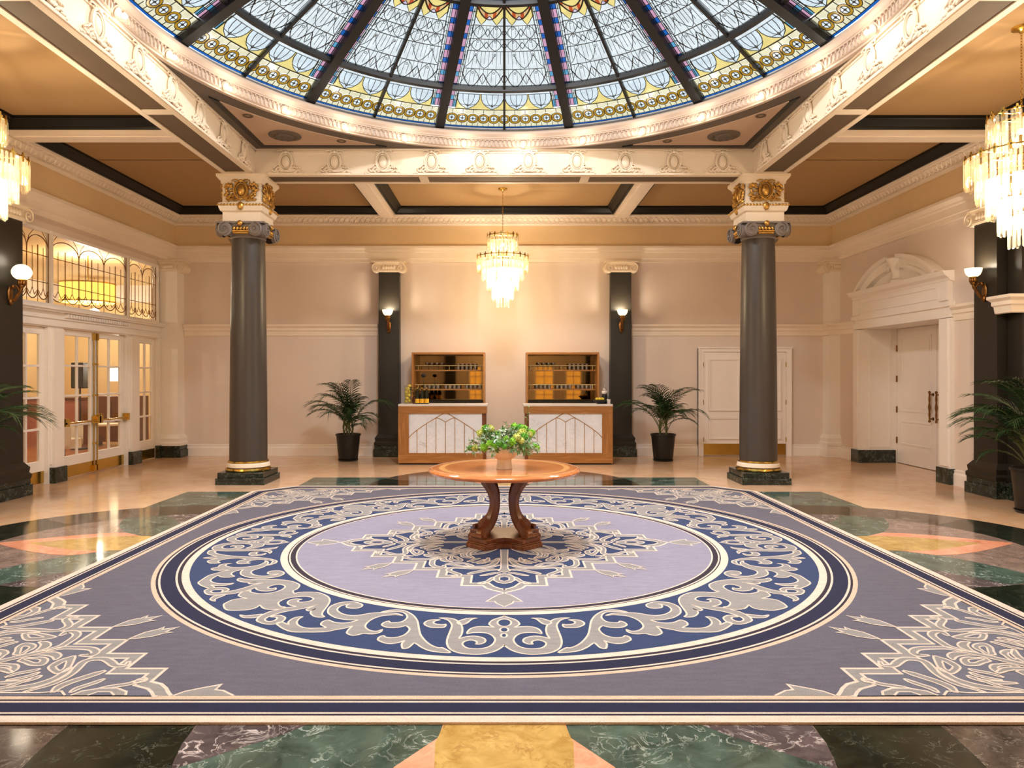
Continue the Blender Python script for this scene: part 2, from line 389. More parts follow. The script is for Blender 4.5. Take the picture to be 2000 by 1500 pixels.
# --- beams carrying the dome, with recessed soffit panels and a row of cartouches
def leafblob(mb, c, a, L, W, T, mi=0):
    mb.ball((0, 0, 0), L, 0.018, W, 6, 4, mi, T @ Tm(c, (0, a, 0)))
def cartouche(mb, T, mi=0, seed=1, spread=1.0):
    """relief about 0.55 wide and 0.36 tall in the local xz plane, towards -y"""
    rr = random.Random(seed)
    mb.ball((0, 0, 0.02), 0.07, 0.04, 0.105, 12, 8, mi, T)
    for k, rad in ((1.0, 0.017), (0.78, 0.008)):
        mb.tube([(0.105*k*cos(t), -0.02, 0.02+0.145*k*sin(t)) for t in [2*pi*i/16 for i in range(16)]], rad, 5, mi, T, closed=True)
    for sg in (-1, 1):
        sp = [(sg*(0.05+0.06*cos(t)*(1-t/9)+0.03), -0.025, 0.165+0.035*sin(t)*(1-t/9)) for t in [i*0.6 for i in range(11)]]
        mb.tube(sp, 0.012, 5, mi, T)
        sp = [(sg*(0.115+0.035*cos(t)*(1-t/10)), -0.02, -0.06+0.04*sin(t)*(1-t/10)) for t in [i*0.6 for i in range(11)]]
        mb.tube(sp, 0.010, 5, mi, T)
        for i in range(10):
            q = i/9; leafblob(mb, (sg*(0.05+0.23*q*spread), -0.012, -0.115-0.03*q+0.02*rr.uniform(-1, 1)), sg*rr.uniform(-0.9, 0.5), 0.042*(1.1-0.5*q), 0.018, T, mi)
            if i % 2: leafblob(mb, (sg*(0.06+0.15*q*spread), -0.02, -0.085+0.015*rr.uniform(-1, 1)), sg*rr.uniform(0.2, 1.2), 0.03, 0.014, T, mi)
    leafblob(mb, (0, -0.03, 0.17), 0, 0.03, 0.03, T, mi); leafblob(mb, (0, -0.03, -0.13), 0, 0.04, 0.025, T, mi)
cart = MB(); cartouche(cart, Matrix.Identity(4)); cart_me = cart.mesh('cartouche', 'ivory', 50)
for k in range(4):                                # 0 back, 1 left, 2 front, 3 right
    root = bpy.data.objects.new('trim_6', None); root = None
    a = k*pi/2
    R = Matrix.Translation((0, CY, 0)) @ Matrix.Rotation(a, 4, 'Z')
    b = MB()
    xo = HO if k % 2 == 0 else HB
    b.box(-xo, xo, HB, HO, 4.885, 5.28)
    b.box(-xo, xo, HB-0.02, HB, 4.87, 4.90).box(-xo, xo, HB-0.012, HB, 5.215, 5.235).box(-xo, xo, HB-0.03, HB, 5.25, 5.28)
    e = 3.85
    b.box(-e, e, HB, HB+0.075, 4.865, 4.885).box(-e, e, HO-0.075, HO, 4.865, 4.885)
    for x in (-1.29, 1.29): b.box(x-0.07, x+0.07, HB+0.075, HO-0.075, 4.867, 4.885)
    for x in (-e-0.03, e+0.03): b.box(x-0.12, x+0.12, HB, HO, 4.866, 4.885)
    b.v = [tuple(R @ Vector(p)) for p in b.v]
    bo = struct('trim_6', b, 'ivory')
    for x0, x1 in ((-3.76, -1.36), (-1.22, 1.22), (1.36, 3.76)):
        q = MB().box(x0, x1, HB+0.075, HO-0.075, 4.879, 4.884); q.v = [tuple(R @ Vector(p)) for p in q.v]
        q.build('soffit_panel', 'soffit', bo)
    if k != 2:
        for i in range(10):
            x = -3.44+i*0.764
            o = link('cartouche', cart_me, bo, loc=R @ Vector((x, HB-0.002, 5.06)), rot=(0, 0, a))
# --- flat ceiling of the four corners between beams and dome
def spandrel(sx, sy, r, half, z, mats, name, parent=None, top=0.06):
    a0 = math.acos(half/r) if r > half else 0.0
    pts = [(half, half)]+[(r*sin(t), r*cos(t)) for t in [a0+(pi/2-2*a0)*i/20 for i in range(21)]]
    if a0 == 0: pts = [(half, half), (0.0, half)]+pts[1:]+[(half, 0.0)]
    mb = MB().prism([(sx*x, CY+sy*y) for x, y in pts], z, z+top)
    return struct(name, mb, mats, parent)
for sx in (-1, 1):
    for sy in (-1, 1):
        s = spandrel(sx, sy, 3.90, HB+0.02, 5.28, 'greyceil', 'ceiling')
        spandrel(sx, sy, 4.2, 3.70, 5.268, 'pinkceil', 'panel', s, 0.012)
        f = MB()
        for sw in (0, 1):
            y_ = sqrt(4.2**2-3.78**2)
            q = [(3.78, 3.78), (3.70, 3.70), (3.70, sqrt(4.2**2-3.70**2)), (3.78, y_)]
            q = [(y, x) if sw else (x, y) for x, y in q]
            f.prism([(sx*x, CY+sy*y) for x, y in q], 5.262, 5.28)
        f.build('black_border', 'black', s)
for sx, w in ((-1, 'left'), (1, 'right')):
    for sy in (-1, 1):
        t = thing('ceiling_vent', f'round pierced grey plaster vent in the {w} corner ceiling beside the dome' + ('' if sy > 0 else ', behind the camera'), 'ceiling vent', (sx*3.25, CY+sy*3.26, 5.268))
        MB().lathe([(0.235, 0), (0.235, -0.012), (0.20, -0.02), (0.13, -0.018), (0.12, -0.035), (0.08, -0.04), (0.07, -0.03), (0.03, -0.045), (0.0, -0.05)], n=28).build('plate', 'greyceil', t, 40)
        for i in range(12):
            a = i*pi/6; MB().ball((0.175*cos(a), 0.175*sin(a), -0.02), 0.03, 0.022, 0.012, 8, 4, T=None).build('petal', 'soffit', t, 50)
        if True:
            for (x, y, side) in ((3.51, 2.47, 'side'), (2.47, 3.5, 'back')):
                d = thing('ceiling_spotlight', f'small recessed brass spotlight in the {w} dome corner, nearer the {side} beam' + ('' if sy > 0 else ', behind the camera'), 'spotlight', (sx*x, CY+sy*y, 5.268))
                MB().lathe([(0.07, 0), (0.07, -0.01), (0.045, -0.012), (0.042, 0.0)], n=20).build('ring', 'soffit', d, 40)
                MB().lathe([(0.042, -0.004), (0.0, -0.004)], n=16).build('lens', M['glass'], d)
                light('spotlight_fill', (0, 0, -0.03), P_SPOT, SOFTW, 0.05, d, 'SPOT', rot=((-sy*0.2), (sx*0.2), 0), spot_size=radians(88), spot_blend=0.5)  # added fill beam; the fittings themselves look unlit

# --- ring cornice under the dome
ringt = struct('trim_7', MB().lathe([(3.96, 5.27), (3.90, 5.268), (3.89, 5.285), (3.875, 5.29), (3.865, 5.30), (3.865, 5.395), (3.845, 5.40), (3.845, 5.412), (3.83, 5.42), (3.83, 5.435), (3.80, 5.47), (3.80, 5.50), (3.815, 5.52), (3.83, 5.52)][::-1], (0, CY, 0), 128), 'ring', smooth=30)
MB().lathe([(3.83, 5.52), (3.95, 5.63)][::-1], (0, CY, 0), 128).build('ring_band', 'greyceil', ringt, 60)
lm = MB()
for i in range(364):
    a = 2*pi*i/364; T = Matrix.Translation((0, CY, 0)) @ Matrix.Rotation(a, 4, 'Z')
    lm.ball((3.862, 0, 5.34), 0.02, 0.022, 0.045, 5, 4, 0, T)
    lm.ball((3.85, 0.03, 5.385), 0.014, 0.014, 0.014, 4, 3, 0, T)
lm.build('leaf_moulding', 'ring', ringt, 60, kind='stuff')

# --- chair rail and skirting
RAIL = [(0, 2.56), (0.02, 2.57), (0.03, 2.66), (0.05, 2.68), (0.05, 2.73), (0.09, 2.77), (0.09, 2.81), (0, 2.82)]
BASE = [(0, 0), (0.035, 0), (0.035, 0.17), (0.02, 0.20), (0.025, 0.235), (0, 0.245)]
struct('trim_8', MB().sweep(RAIL, [(-2.7, YB), (-6.85, YB)]), 'cream')
struct('trim_9', MB().sweep(RAIL, [(XR, 14.0), (XR, 14.75), (6.82, 14.75), (6.82, YB), (2.72, YB)]), 'cream')
struct('trim_10', MB().sweep(RAIL, [(XR, 10.3), (XR, 11.0)]), 'cream')
struct('trim_11', MB().sweep(RAIL, [(XR, YF), (XR, 9.5), (6.86, 9.5), (6.86, 9.785), (6.9, 9.785)]), 'cream')
struct('baseboard_back', MB().sweep(BASE, [(-2.75, YB), (-6.85, YB)]), 'white')
struct('baseboard_back', MB().sweep(BASE, [(4.15, YB), (2.8, YB)]).sweep(BASE, [(6.82, YB), (6.12, YB)]), 'white')
struct('baseboard_back', MB().sweep(BASE, [(2.1, YB), (-2.1, YB)]), 'white')
struct('baseboard_right', MB().sweep(BASE, [(XR, 14.12), (XR, 14.75), (6.82, 14.75), (6.82, 15.02)]).sweep(BASE, [(XR, 10.3), (XR, 11.0)]), 'white')

# --- ionic volute capital in local coords: face in xz plane at y=0 looking to -y, width w
def volute(mb, c, r, depth, mi=0, T=None, flip=1):
    T = T or Matrix.Identity(4)
    TT = T @ Tm(c, (pi/2, 0, 0))
    mb.lathe([(r*0.0, depth*0.86), (r*0.9, depth*0.86), (r*0.97, depth*0.8), (r*0.97, 0)], n=20, mi=mi, T=TT)
    sp = []
    for i in range(34):
        t = i/33*3.2*pi; rr = r*(0.95-0.82*i/33); sp.append((c[0]+flip*rr*sin(t), c[1]-depth, c[2]+rr*cos(t)))
    mb.tube(sp, [r*0.13*(1-0.55*i/33) for i in range(34)], 5, mi, T)
    mb.ball((c[0], c[1]-depth, c[2]), r*0.14, n=8, m=5, mi=mi, T=T)
def eggs(mb, x0, x1, y, z, r, n, mi=0, T=None):
    for i in range(n): mb.ball((x0+(x1-x0)*(i+0.5)/n, y, z), r, r*0.8, r*1.3, 8, 5, mi, T)

# --- the four columns
def column(x, y, label, rz):
    t = thing('column', label, 'column', (x, y, 0), rz)
    MB().box(-0.385, 0.385, -0.385, 0.385, 0, 0.105).box(-0.36, 0.36, -0.36, 0.36, 0.105, 0.19).build('plinth', 'greenmarble', t, bevel=0.006)
    MB().lathe([(0.30, 0.19), (0.345, 0.195), (0.355, 0.215), (0.345, 0.24), (0.31, 0.245)], n=40).build('base_ring', 'brass', t, 40)
    MB().lathe([(0.315, 0.243), (0.335, 0.26), (0.325, 0.31), (0.305, 0.325)], n=40).build('base_torus', 'ivory', t, 40)
    MB().lathe([(0.305, 0.323), (0.318, 0.335), (0.312, 0.355), (0.295, 0.358)], n=40).build('base_ring', 'brass', t, 40)
    prof = [(0.292-0.038*(q**1.7), 0.355+3.545*q) for q in [i/12 for i in range(13)]]
    MB().lathe(prof, n=48).build('shaft', 'colgrey', t, 60)
    cap = MB().lathe([(0.255, 3.89), (0.275, 3.91), (0.27, 3.94), (0.30, 3.97), (0.31, 4.05)], n=32)
    cap.box(-0.375, 0.375, -0.375, 0.375, 4.10, 4.125).box(-0.33, 0.33, -0.33, 0.33, 4.04, 4.10)
    eg = MB()
    for k in range(4):
        T = Matrix.Rotation(k*pi/2, 4, 'Z')
        for s_ in (-1, 1): volute(cap, (s_*0.235, -0.31, 4.005), 0.112, 0.08, 0, T, s_)
        eg.box(-0.13, 0.13, -0.36, -0.30, 3.965, 3.985, 0, T); eggs(eg, -0.13, 0.13, -0.345, 4.02, 0.028, 5, 0, T)
        eg.box(-0.12, 0.12, -0.35, -0.30, 3.94, 3.955, 0, T); eg.ball((0, -0.375, 4.095), 0.045, 0.03, 0.045, 10, 6, 0, T)
    cap.build('capital', 'capgrey', t, 40); eg.build('capital_gilding', 'gold', t, 50)
    MB().sweep([(-0.0, 4.125), (0.0, 4.125), (0.0, 4.28), (-0.03, 4.30), (-0.05, 4.36), (-0.05, 4.42), (0.0, 4.44), (0.0, 4.72), (-0.02, 4.73), (-0.02, 4.76), (-0.075, 4.83), (-0.075, 4.87), (0.3, 4.87)], [(-0.30, -0.30), (0.30, -0.30), (0.30, 0.30), (-0.30, 0.30)], True).build('impost_block', 'ivory', t)
    gb = MB(); 
    for k in range(4):
        T = Matrix.Rotation(k*pi/2, 4, 'Z')
        for i in range(15): gb.ball((-0.35+0.05*i, -0.352, 4.39), 0.026, 0.014, 0.02, 6, 4, 0, T)
        gb.ball((0, -0.35, 4.37), 0.05, 0.03, 0.07, 8, 5, 0, T)
    gb.build('gilded_band', 'gold', t, 50)
    for k in range(4):
        c = MB(); T = Matrix.Rotation(k*pi/2, 4, 'Z') @ Tm((0, -0.305, 4.60), (0, 0, 0), (1.0, 1.3, 0.95))
        cartouche(c, T, 0, k+3, 0.75)
        rr = random.Random(k)
        for s_ in (-1, 1):
            for i in range(16): leafblob(c, (s_*rr.uniform(0.12, 0.25), -0.015, rr.uniform(-0.11, 0.13)), rr.uniform(-1.5, 1.5), 0.045, 0.02, T)
        c.build('gilded_cartouche', 'gold', t, 50)
    return t
column(-4.13, 11.35, 'round grey column with gilded capital, left of the table, back of the rug', 0)
column(4.10, 11.35, 'round grey column with gilded capital, right of the table, before the white doors', 0)
column(-4.13, 2.95, 'round grey column outside the picture, front left corner of the rug', 0)
column(4.10, 2.95, 'round grey column outside the picture, front right corner of the rug', 0)

# --- dark pilasters
def pilaster(x, y, rz, label, body, ztop=4.13, w=0.23, d=0.2, name='pilaster', capmat='ivory', basemat='greenmarble', shaft='olive'):
    """local: face looks to -y, back at y=0"""
    t = thing(name, label, 'pilaster', (x, y, 0), rz)
    MB().box(-w-0.09, w+0.09, -d-0.08, 0, 0, 0.16).box(-w-0.07, w+0.07, -d-0.06, 0, 0.16, 0.245).build('base_block', basemat, t, bevel=0.006)
    MB().sweep([(0.07, 0.245), (0.075, 0.30), (0.05, 0.33), (0.055, 0.36), (0.06, 0.40), (0.03, 0.44), (0.01, 0.47), (0, 0.48)], [(w, 0), (w, -d), (-w, -d), (-w, 0)][::1], False).build('base_moulding', shaft, t, 30)
    MB().add([(sx*w*k, yy, z) for z, k in ((0.245, 1.0), (ztop-0.2, 0.93)) for sx, yy in ((-1, 0), (-1, -d), (1, -d), (1, 0))], [(0, 1, 5, 4), (1, 2, 6, 5), (2, 3, 7, 6)]).build('shaft', shaft, t)
    c = MB(); zt = ztop
    c.box(-w-0.12, w+0.12, -d-0.09, 0, zt-0.03, zt).box(-w-0.08, w+0.08, -d-0.05, 0, zt-0.075, zt-0.03)
    c.box(-w*0.95, w*0.95, -d-0.03, 0, zt-0.23, zt-0.075)
    for s_ in (-1, 1): volute(c, (s_*(w+0.03), 0, zt-0.145), 0.105, d+0.06, 0, None, s_)
    eggs(c, -w*0.6, w*0.6, -d-0.04, zt-0.13, 0.035, 5)
    c.box(-w*0.9, w*0.9, -d-0.05, 0, zt-0.215, zt-0.19)
    c.build('capital', capmat, t, 40)
    return t
pilaster(-2.44, YB, 0, 'dark pilaster with wall lamp, between left palm and left bar', 0)
pilaster(2.47, YB, 0, 'dark pilaster with wall lamp, between right bar and right palm', 0)
pilaster(XL, 9.76, pi/2, 'dark pilaster with globe lamp at the left edge beside glazed doors', 0, w=0.25, d=0.4)
pilaster(XR+0.02, 10.04, -pi/2, 'dark pilaster with bowl lamp at the right edge beside pedimented doors', 0, w=0.25, d=0.2)
pilaster(XR+0.12, 9.65, -pi/2, 'dark wall pier behind the palm at the right edge', 0, w=0.14, d=0.16)
pilaster(-2.35, YF, pi, 'dark pilaster on the wall behind the camera, left in the mirror', 0)
pilaster(3.78, YF, pi, 'dark pilaster on the wall behind the camera, right in the mirror', 0)
pilaster(-7.05, YB, 0, 'cream pilaster in the back left corner of the room', 0, w=0.20, d=0.31, shaft='white', capmat='ivory')
pilaster(7.0, YB, 0, 'cream pilaster in the back right corner of the room', 0, w=0.18, d=0.31, shaft='white', capmat='ivory', basemat='white')
# ================================================================ DOORS, TRANSOM, LOUNGE BEYOND
def pane(x0, x1, y0, y1, z0, z1, parent, m='glass'): MB().box(x0, x1, y0, y1, z0, z1).build('pane', m, parent)
X0 = XL
# joinery frame of the glazed door wall
fr = MB()
for a, b in ((10.12, 10.30), (11.10, 11.50), (13.44, 13.86), (14.62, 14.75)):
    fr.box(X0-0.12, X0+0.04, a, b, 0.0, 2.48); fr.box(X0+0.04, X0+0.06, a+0.05, b-0.05, 0.3, 2.42)
    if b-a > 0.3: fr.box(X0+0.04, X0+0.10, a+0.08, b-0.08, 0.245, 2.46)
fr.box(X0-0.12, X0+0.04, 10.12, 14.75, 2.48, 2.80)
fr.box(X0, X0+0.08, 10.12, 14.72, 2.50, 2.55).box(X0, X0+0.07, 10.12, 14.72, 2.62, 2.64).box(X0, X0+0.12, 10.12, 14.72, 2.73, 2.76).box(X0, X0+0.16, 10.12, 14.72, 2.76, 2.80)
for y in (10.12, 11.20, 13.50, 14.65): fr.box(X0-0.06, X0+0.03, y, y+0.055, 2.80, 4.02)
fr.box(X0-0.06, X0+0.02, 10.12, 14.72, 2.80, 2.86).box(X0-0.06, X0+0.02, 10.12, 14.72, 3.97, 4.02)
dw = struct('trim_12', fr, 'white')
den = MB()
for i in range(26): den.box(X0+0.04, X0+0.10, 11.52+i*0.074, 11.56+i*0.074, 2.66, 2.72)
den.build('dentils', 'white', dw, kind='stuff')
for a, b in ((11.14, 11.46), (13.48, 13.82)): MB().box(X0+0.0, X0+0.13, a, b, 0, 0.25).build('marble_foot', 'greenmarble', dw, bevel=0.004)
MB().box(X0+0.0, X0+0.09, 14.60, 14.76, 0, 0.26).build('marble_foot', 'greenmarble', dw)

def glazed_leaf(name, y0, y1, st, zb, zt, cols=2, rows=4, kick=True, top=2.47):
    d = MB(); x0, x1 = X0-0.07, X0-0.02
    d.box(x0, x1, y0, y0+st, 0.01, top).box(x0, x1, y1-st, y1, 0.01, top).box(x0, x1, y0+st, y1-st, 0.01, zb).box(x0, x1, y0+st, y1-st, zt, top)
    o = struct(name, d, 'white', bevel=0.006)
    gy0, gy1 = y0+st, y1-st
    for c in range(1, cols):
        yy = gy0+(gy1-gy0)*c/cols; MB().box(x0+0.007, x1-0.007, yy-0.016, yy+0.016, zb, zt).build('muntin', 'white', o)
    for r in range(1, rows):
        zz = zb+(zt-zb)*r/rows; MB().box(x0+0.005, x1-0.005, gy0, gy1, zz-0.016, zz+0.016).build('muntin', 'white', o)
    for c in range(cols):
        for r in range(rows):
            pane((x0+x1)/2-0.003, (x0+x1)/2+0.003, gy0+(gy1-gy0)*c/cols, gy0+(gy1-gy0)*(c+1)/cols, zb+(zt-zb)*r/rows, zb+(zt-zb)*(r+1)/rows, o)
    if kick: MB().box(x1, x1+0.006, y0+0.01, y1-0.01, 0.02, 0.21).build('kick_plate', 'brass', o)
    return o
glazed_leaf('door_1', 10.30, 11.10, 0.10, 0.37, 2.36)
A = glazed_leaf('door_2', 11.51, 12.465, 0.115, 0.37, 2.38)
B = glazed_leaf('door_3', 12.475, 13.43, 0.115, 0.37, 2.38)
glazed_leaf('door_4', 13.87, 14.61, 0.11, 0.40, 2.36)
for o, y0, y1, ym in ((A, 11.53, 12.45, 12.42), (B, 12.49, 13.45, 12.52)):
    bar = MB(); xb = X0+0.07
    bar.tube([(xb, y0, 0.92), (xb, y1, 0.92)], 0.017, 8)
    for y in (y0+0.03, y1-0.04): bar.box(X0-0.02, xb+0.02, y-0.03, y+0.03, 0.87, 1.0)
    bar.build('push_bar', 'brass', o, 50)
    rod = MB().tube([(X0, ym, 0.08), (X0, ym, 2.42)], 0.011, 8)
    for z in (0.5, 1.35, 1.9): rod.box(X0-0.02, X0+0.015, ym-0.018, ym+0.018, z, z+0.03)
    rod.box(X0-0.02, X0+0.02, ym-0.03, ym+0.03, 2.34, 2.46).box(X0-0.02, X0+0.03, ym-0.03, ym+0.03, 0.03, 0.13)
    rod.tube([(X0, ym, 0.98), (X0+0.07, ym, 1.03), (X0+0.10, ym, 1.0)], 0.018, 8)
    rod.build('bolt_rod', 'brass', o, 50)
# leaded transom lights
for n, (a, b, k) in enumerate(((10.175, 11.20, 4), (11.255, 13.50, 6), (13.555, 14.65, 4))):
    w = struct(f'window_{n+4}', MB().box(X0-0.03, X0-0.022, a, b, 2.86, 3.97), 'glass')
    L = MB(); st = (b-a)/k; x = X0-0.015
    r1 = 0.008
    for i in range(k+1):
        y = a+st*i
        L.tube([(x, y, 3.05 if 0 < i < k else 2.86), (x, y, 3.75 if 0 < i < k else 3.97)], r1, 5)
        if i < k:
            L.tube([(x, y+st/2, 3.06), (x, y+st/2, 3.72)], 0.006, 4)
            if i % 2 == 0:
                ar = [(x, y+st-st*cos(t), 3.68+0.22*sin(t)) for t in [pi*q/14 for q in range(15)]]; L.tube(ar, r1, 5)
                L.tube([(x, y, 3.70), (x, y+0.05, 3.86), (x, y+0.16, 3.97)], 0.006, 4); L.tube([(x, y+2*st, 3.70), (x, y+2*st-0.05, 3.86), (x, y+2*st-0.16, 3.97)], 0.006, 4)
            ar = [(x, y+st/2-st/2*cos(t), 3.06-0.15*sin(t)) for t in [pi*q/10 for q in range(11)]]; L.tube(ar, r1, 5)
            L.tube([(x, y, 3.06), (x, y+st*0.3, 2.97), (x, y+st/2, 3.08)], 0.006, 4); L.tube([(x, y+st, 3.06), (x, y+st*0.7, 2.97), (x, y+st/2, 3.08)], 0.006, 4)
        if 0 < i < k:
            L.tube([(x, y, 2.86), (x, y, 3.06)], 0.006, 4)
    for z in (3.18, 3.60): L.tube([(x, a, z), (x, b, z)], 0.006, 4)
    L.build('lead_tracery', 'bronze', w, 60)

# the lounge beyond the glazed doors
M['lwall'] = mat('lounge_wall_paint', S(228, 200, 150), 0.7, var=0.03)
M['lpink'] = mat('rose_panel_paint', S(176, 112, 98), 0.5)
M['lwood'] = wood('lounge_floor_oak', S(150, 92, 44), S(180, 120, 64), 1, 0.3)
M['walnut'] = wood('walnut', S(84, 46, 24), S(112, 64, 34), 2, 0.3)
LX0, LX1, LY0, LY1 = -13.2, XL-0.15, 9.0, 21.0
struct('floor', MB().box(LX0, LX1-0.05, LY0, LY1, -0.1, 0.0), 'lwood')
struct('ceiling', MB().box(LX0, LX1, LY0, LY1, 4.4, 4.5), 'lwall')
struct('wall_lounge_far', MB().box(LX0, LX1+0.1, LY1, LY1+0.1, 0, 4.4), 'lwall')
struct('wall_lounge_left', MB().box(LX0-0.1, LX0, LY0, LY1, 0, 4.4), 'lwall')
struct('wall_lounge_near', MB().box(LX0, LX1, LY0-0.1, LY0, 0, 4.4), 'lwall')
struct('wall_lounge_right', MB().box(LX1, LX1+0.1, 15.2, LY1, 0, 4.4), 'lwall')
cornice = MB().sweep([(0, 3.9), (0.04, 3.92), (0.06, 4.1), (0.16, 4.2), (0.16, 4.4)], [(LX1, LY1), (LX0, LY1), (LX0, LY0)]); struct('trim_13', cornice, 'cream')
t = thing('bar_counter', 'rose panelled bar counter seen through the left glazed door', 'counter', (-11.0, 17.6, 0), 0)
MB().box(-1.3, 0.55, -0.3, 0.3, 0, 1.12).build('body', 'lpink', t)
MB().box(-1.35, 0.6, -0.36, 0.36, 1.12, 1.18).build('counter_top', 'walnut', t, bevel=0.01)
for i in range(3): MB().box(-1.2+0.6*i, -0.7+0.6*i, -0.32, -0.3, 0.2, 0.98).box(-1.15+0.6*i, -0.75+0.6*i, -0.33, -0.32, 0.26, 0.92).build('panel', 'lpink', t)
t = thing('sideboard', 'dark walnut sideboard under the white lamp in the lounge', 'sideboard', (-9.55, 17.4, 0), 0)
MB().box(-0.62, 0.62, -0.25, 0.25, 0.1, 1.22).build('body', 'walnut', t, bevel=0.01)
for x in (-0.55, 0.55): MB().box(x-0.04, x+0.04, -0.2, 0.2, 0, 0.1).build('leg', 'walnut', t)
for x in (-0.31, 0.31): MB().box(x-0.27, x+0.27, -0.27, -0.25, 0.2, 1.1).build('door', 'walnut', t)
m_shade = emit('lit_lamp_shade', (1.0, 0.86, 0.62, 1), 3.0)
def table_lamp(x, y, z, label):
    t = thing('table_lamp', label, 'lamp', (x, y, z))
    MB().lathe([(0.0, 0), (0.1, 0), (0.1, 0.02), (0.03, 0.05), (0.06, 0.15), (0.07, 0.22), (0.02, 0.32), (0.012, 0.42)], n=16).build('base', 'bronze', t, 50)
    MB().lathe([(0.30, 0.36), (0.28, 0.68)], n=24).build('shade', m_shade, t, 60)
    light('lamp_light', (0, 0, 0.8), 25, WARM2, 0.1, t)
table_lamp(-9.45, 17.4, 1.22, 'white drum shade table lamp seen through right glazed door leaf')
t = thing('wood_column', 'dark reddish wood column standing in the lounge behind the doors', 'column', (-9.0, 18.6, 0))
MB().box(-0.16, 0.16, -0.16, 0.16, 0.12, 3.6).build('shaft', 'walnut', t, bevel=0.02); MB().box(-0.2, 0.2, -0.2, 0.2, 0, 0.12).build('base', 'walnut', t); MB().box(-0.22, 0.22, -0.22, 0.22, 3.6, 3.9).build('capital', 'gold', t)
t = thing('speaker', 'black loudspeaker on a stand seen through left glazed leaf', 'speaker', (-9.9, 16.4, 0))
MB().box(-0.14, 0.14, -0.13, 0.13, 1.42, 2.02).build('cabinet', 'iron', t, bevel=0.02); MB().tube([(0, 0, 0.03), (0, 0, 1.45)], 0.02).build('pole', 'iron', t); MB().lathe([(0.0, 0), (0.2, 0), (0.2, 0.03), (0.0, 0.04)], n=16).build('foot', 'iron', t)
t = thing('tub_chair', 'cream tub chair low behind the left glazed leaf', 'chair', (-8.9, 14.2, 0), 0.6)
MB().lathe([(0.30, 0.3), (0.36, 0.3), (0.36, 0.74), (0.30, 0.74)], n=20, a0=0.3, a1=pi*1.6).build('backrest', 'cream', t, 40); MB().lathe([(0.0, 0.25), (0.31, 0.25), (0.31, 0.44), (0.0, 0.46)], n=20).build('seat', 'cream', t, 40)
for a in range(4): MB().tube([(0.22*cos(a*pi/2), 0.22*sin(a*pi/2), 0), (0.22*cos(a*pi/2), 0.22*sin(a*pi/2), 0.26)], 0.02).build('leg', 'walnut', t)
t = thing('side_table', 'small round table with pale top behind the right glazed leaf', 'table', (-8.75, 15.5, 0))
MB().lathe([(0.0, 0.62), (0.32, 0.62), (0.32, 0.66), (0.0, 0.66)], n=24).build('tabletop', 'ivory', t, 40); MB().lathe([(0.2, 0), (0.2, 0.03), (0.03, 0.05), (0.03, 0.62)], n=16).build('pedestal', 'brass', t, 40)
m_drum = emit('lit_silk_drum', (1.0, 0.66, 0.14, 1), 0.95)
t = thing('drum_pendant', 'large yellow drum pendant lamp seen through the leaded transom', 'pendant lamp', (-9.3, 15.7, 4.4))
MB().lathe([(0.55, -1.05), (0.55, -0.62)], n=40).build('shade', m_drum, t, 60)
MB().lathe([(0.0, -1.03), (0.54, -1.03)], n=40).build('diffuser', m_drum, t, 60)
MB().lathe([(0.56, -1.06), (0.56, -1.03)], n=40).lathe([(0.56, -0.65), (0.56, -0.62)], n=40).build('trim_ring', 'brass', t)
MB().tube([(0, 0, -0.6), (0, 0, 0)], 0.015).tube([(-0.55, 0, -0.63), (0.55, 0, -0.63)], 0.01).build('stem', 'brass', t)
light('lamp_light', (0, 0, -0.5), P_LOUNGE, WARM2, 0.15, t)
light('lamp_light', (0, 0, -1.3), P_LOUNGE, WARM2, 0.15, t)
for i, (x, y) in enumerate(((-10.8, 11.5), (-11.2, 19.2))):
    t = thing('opal_pendant', f'opal globe pendant hanging in the lounge, {("near", "far")[i]} end', 'pendant lamp', (x, y, 4.4))
    MB().ball((0, 0, -1.0), 0.16, n=20, m=12).build('globe', m_shade, t, 60); MB().tube([(0, 0, -0.85), (0, 0, 0)], 0.01).build('stem', 'brass', t)
    light('lamp_light', (0, 0, -1.3), P_LOUNGE, WARM2, 0.15, t)

# --- back wall double door
d = MB(); x0, x1, zt = 4.25, 6.02, 2.22
struct('trim_14', MB().box(x0-0.11, x0, YB-0.06, YB, 0, zt).box(x1, x1+0.11, YB-0.06, YB, 0, zt).box(x0-0.11, x1+0.11, YB-0.06, YB, zt, zt+0.10).box(x0-0.11, x0-0.08, YB-0.08, YB, 0, zt+0.10).box(x1+0.08, x1+0.11, YB-0.08, YB, 0, zt+0.10).box(x0-0.12, x1+0.12, YB-0.085, YB, zt+0.075, zt+0.105), 'white')
for n, (a, b) in enumerate(((x0, (x0+x1)/2), ((x0+x1)/2, x1))):
    yb = YB-0.02
    d = struct(f'door_{n+5}', MB().box(a+0.005, b-0.005, yb-0.02, yb+0.01, 0.01, zt-0.005), 'white')
    for z0, z1 in ((0.36, 0.82), (0.96, 2.08)):
        p = MB(); e = 0.11
        p.box(a+e, b-e, yb-0.026, yb-0.02, z0, z1)
        for w_, dd in ((0.03, 0.046),):
            p.box(a+e, a+e+w_, yb-dd, yb-0.02, z0+w_, z1-w_).box(b-e-w_, b-e, yb-dd, yb-0.02, z0+w_, z1-w_).box(a+e, b-e, yb-dd, yb-0.02, z0, z0+w_).box(a+e, b-e, yb-dd, yb-0.02, z1-w_, z1)
        p.build('panel', 'white', d)
    MB().box(a+0.01, b-0.01, yb-0.026, yb-0.02, 0.02, 0.26).build('kick_plate', 'brass', d)
    for z in (0.35, 1.15, 1.95):
        x = a if n == 0 else b; MB().tube([(x, yb-0.03, z-0.05), (x, yb-0.03, z+0.05)], 0.012).build('hinge', 'brass', d)

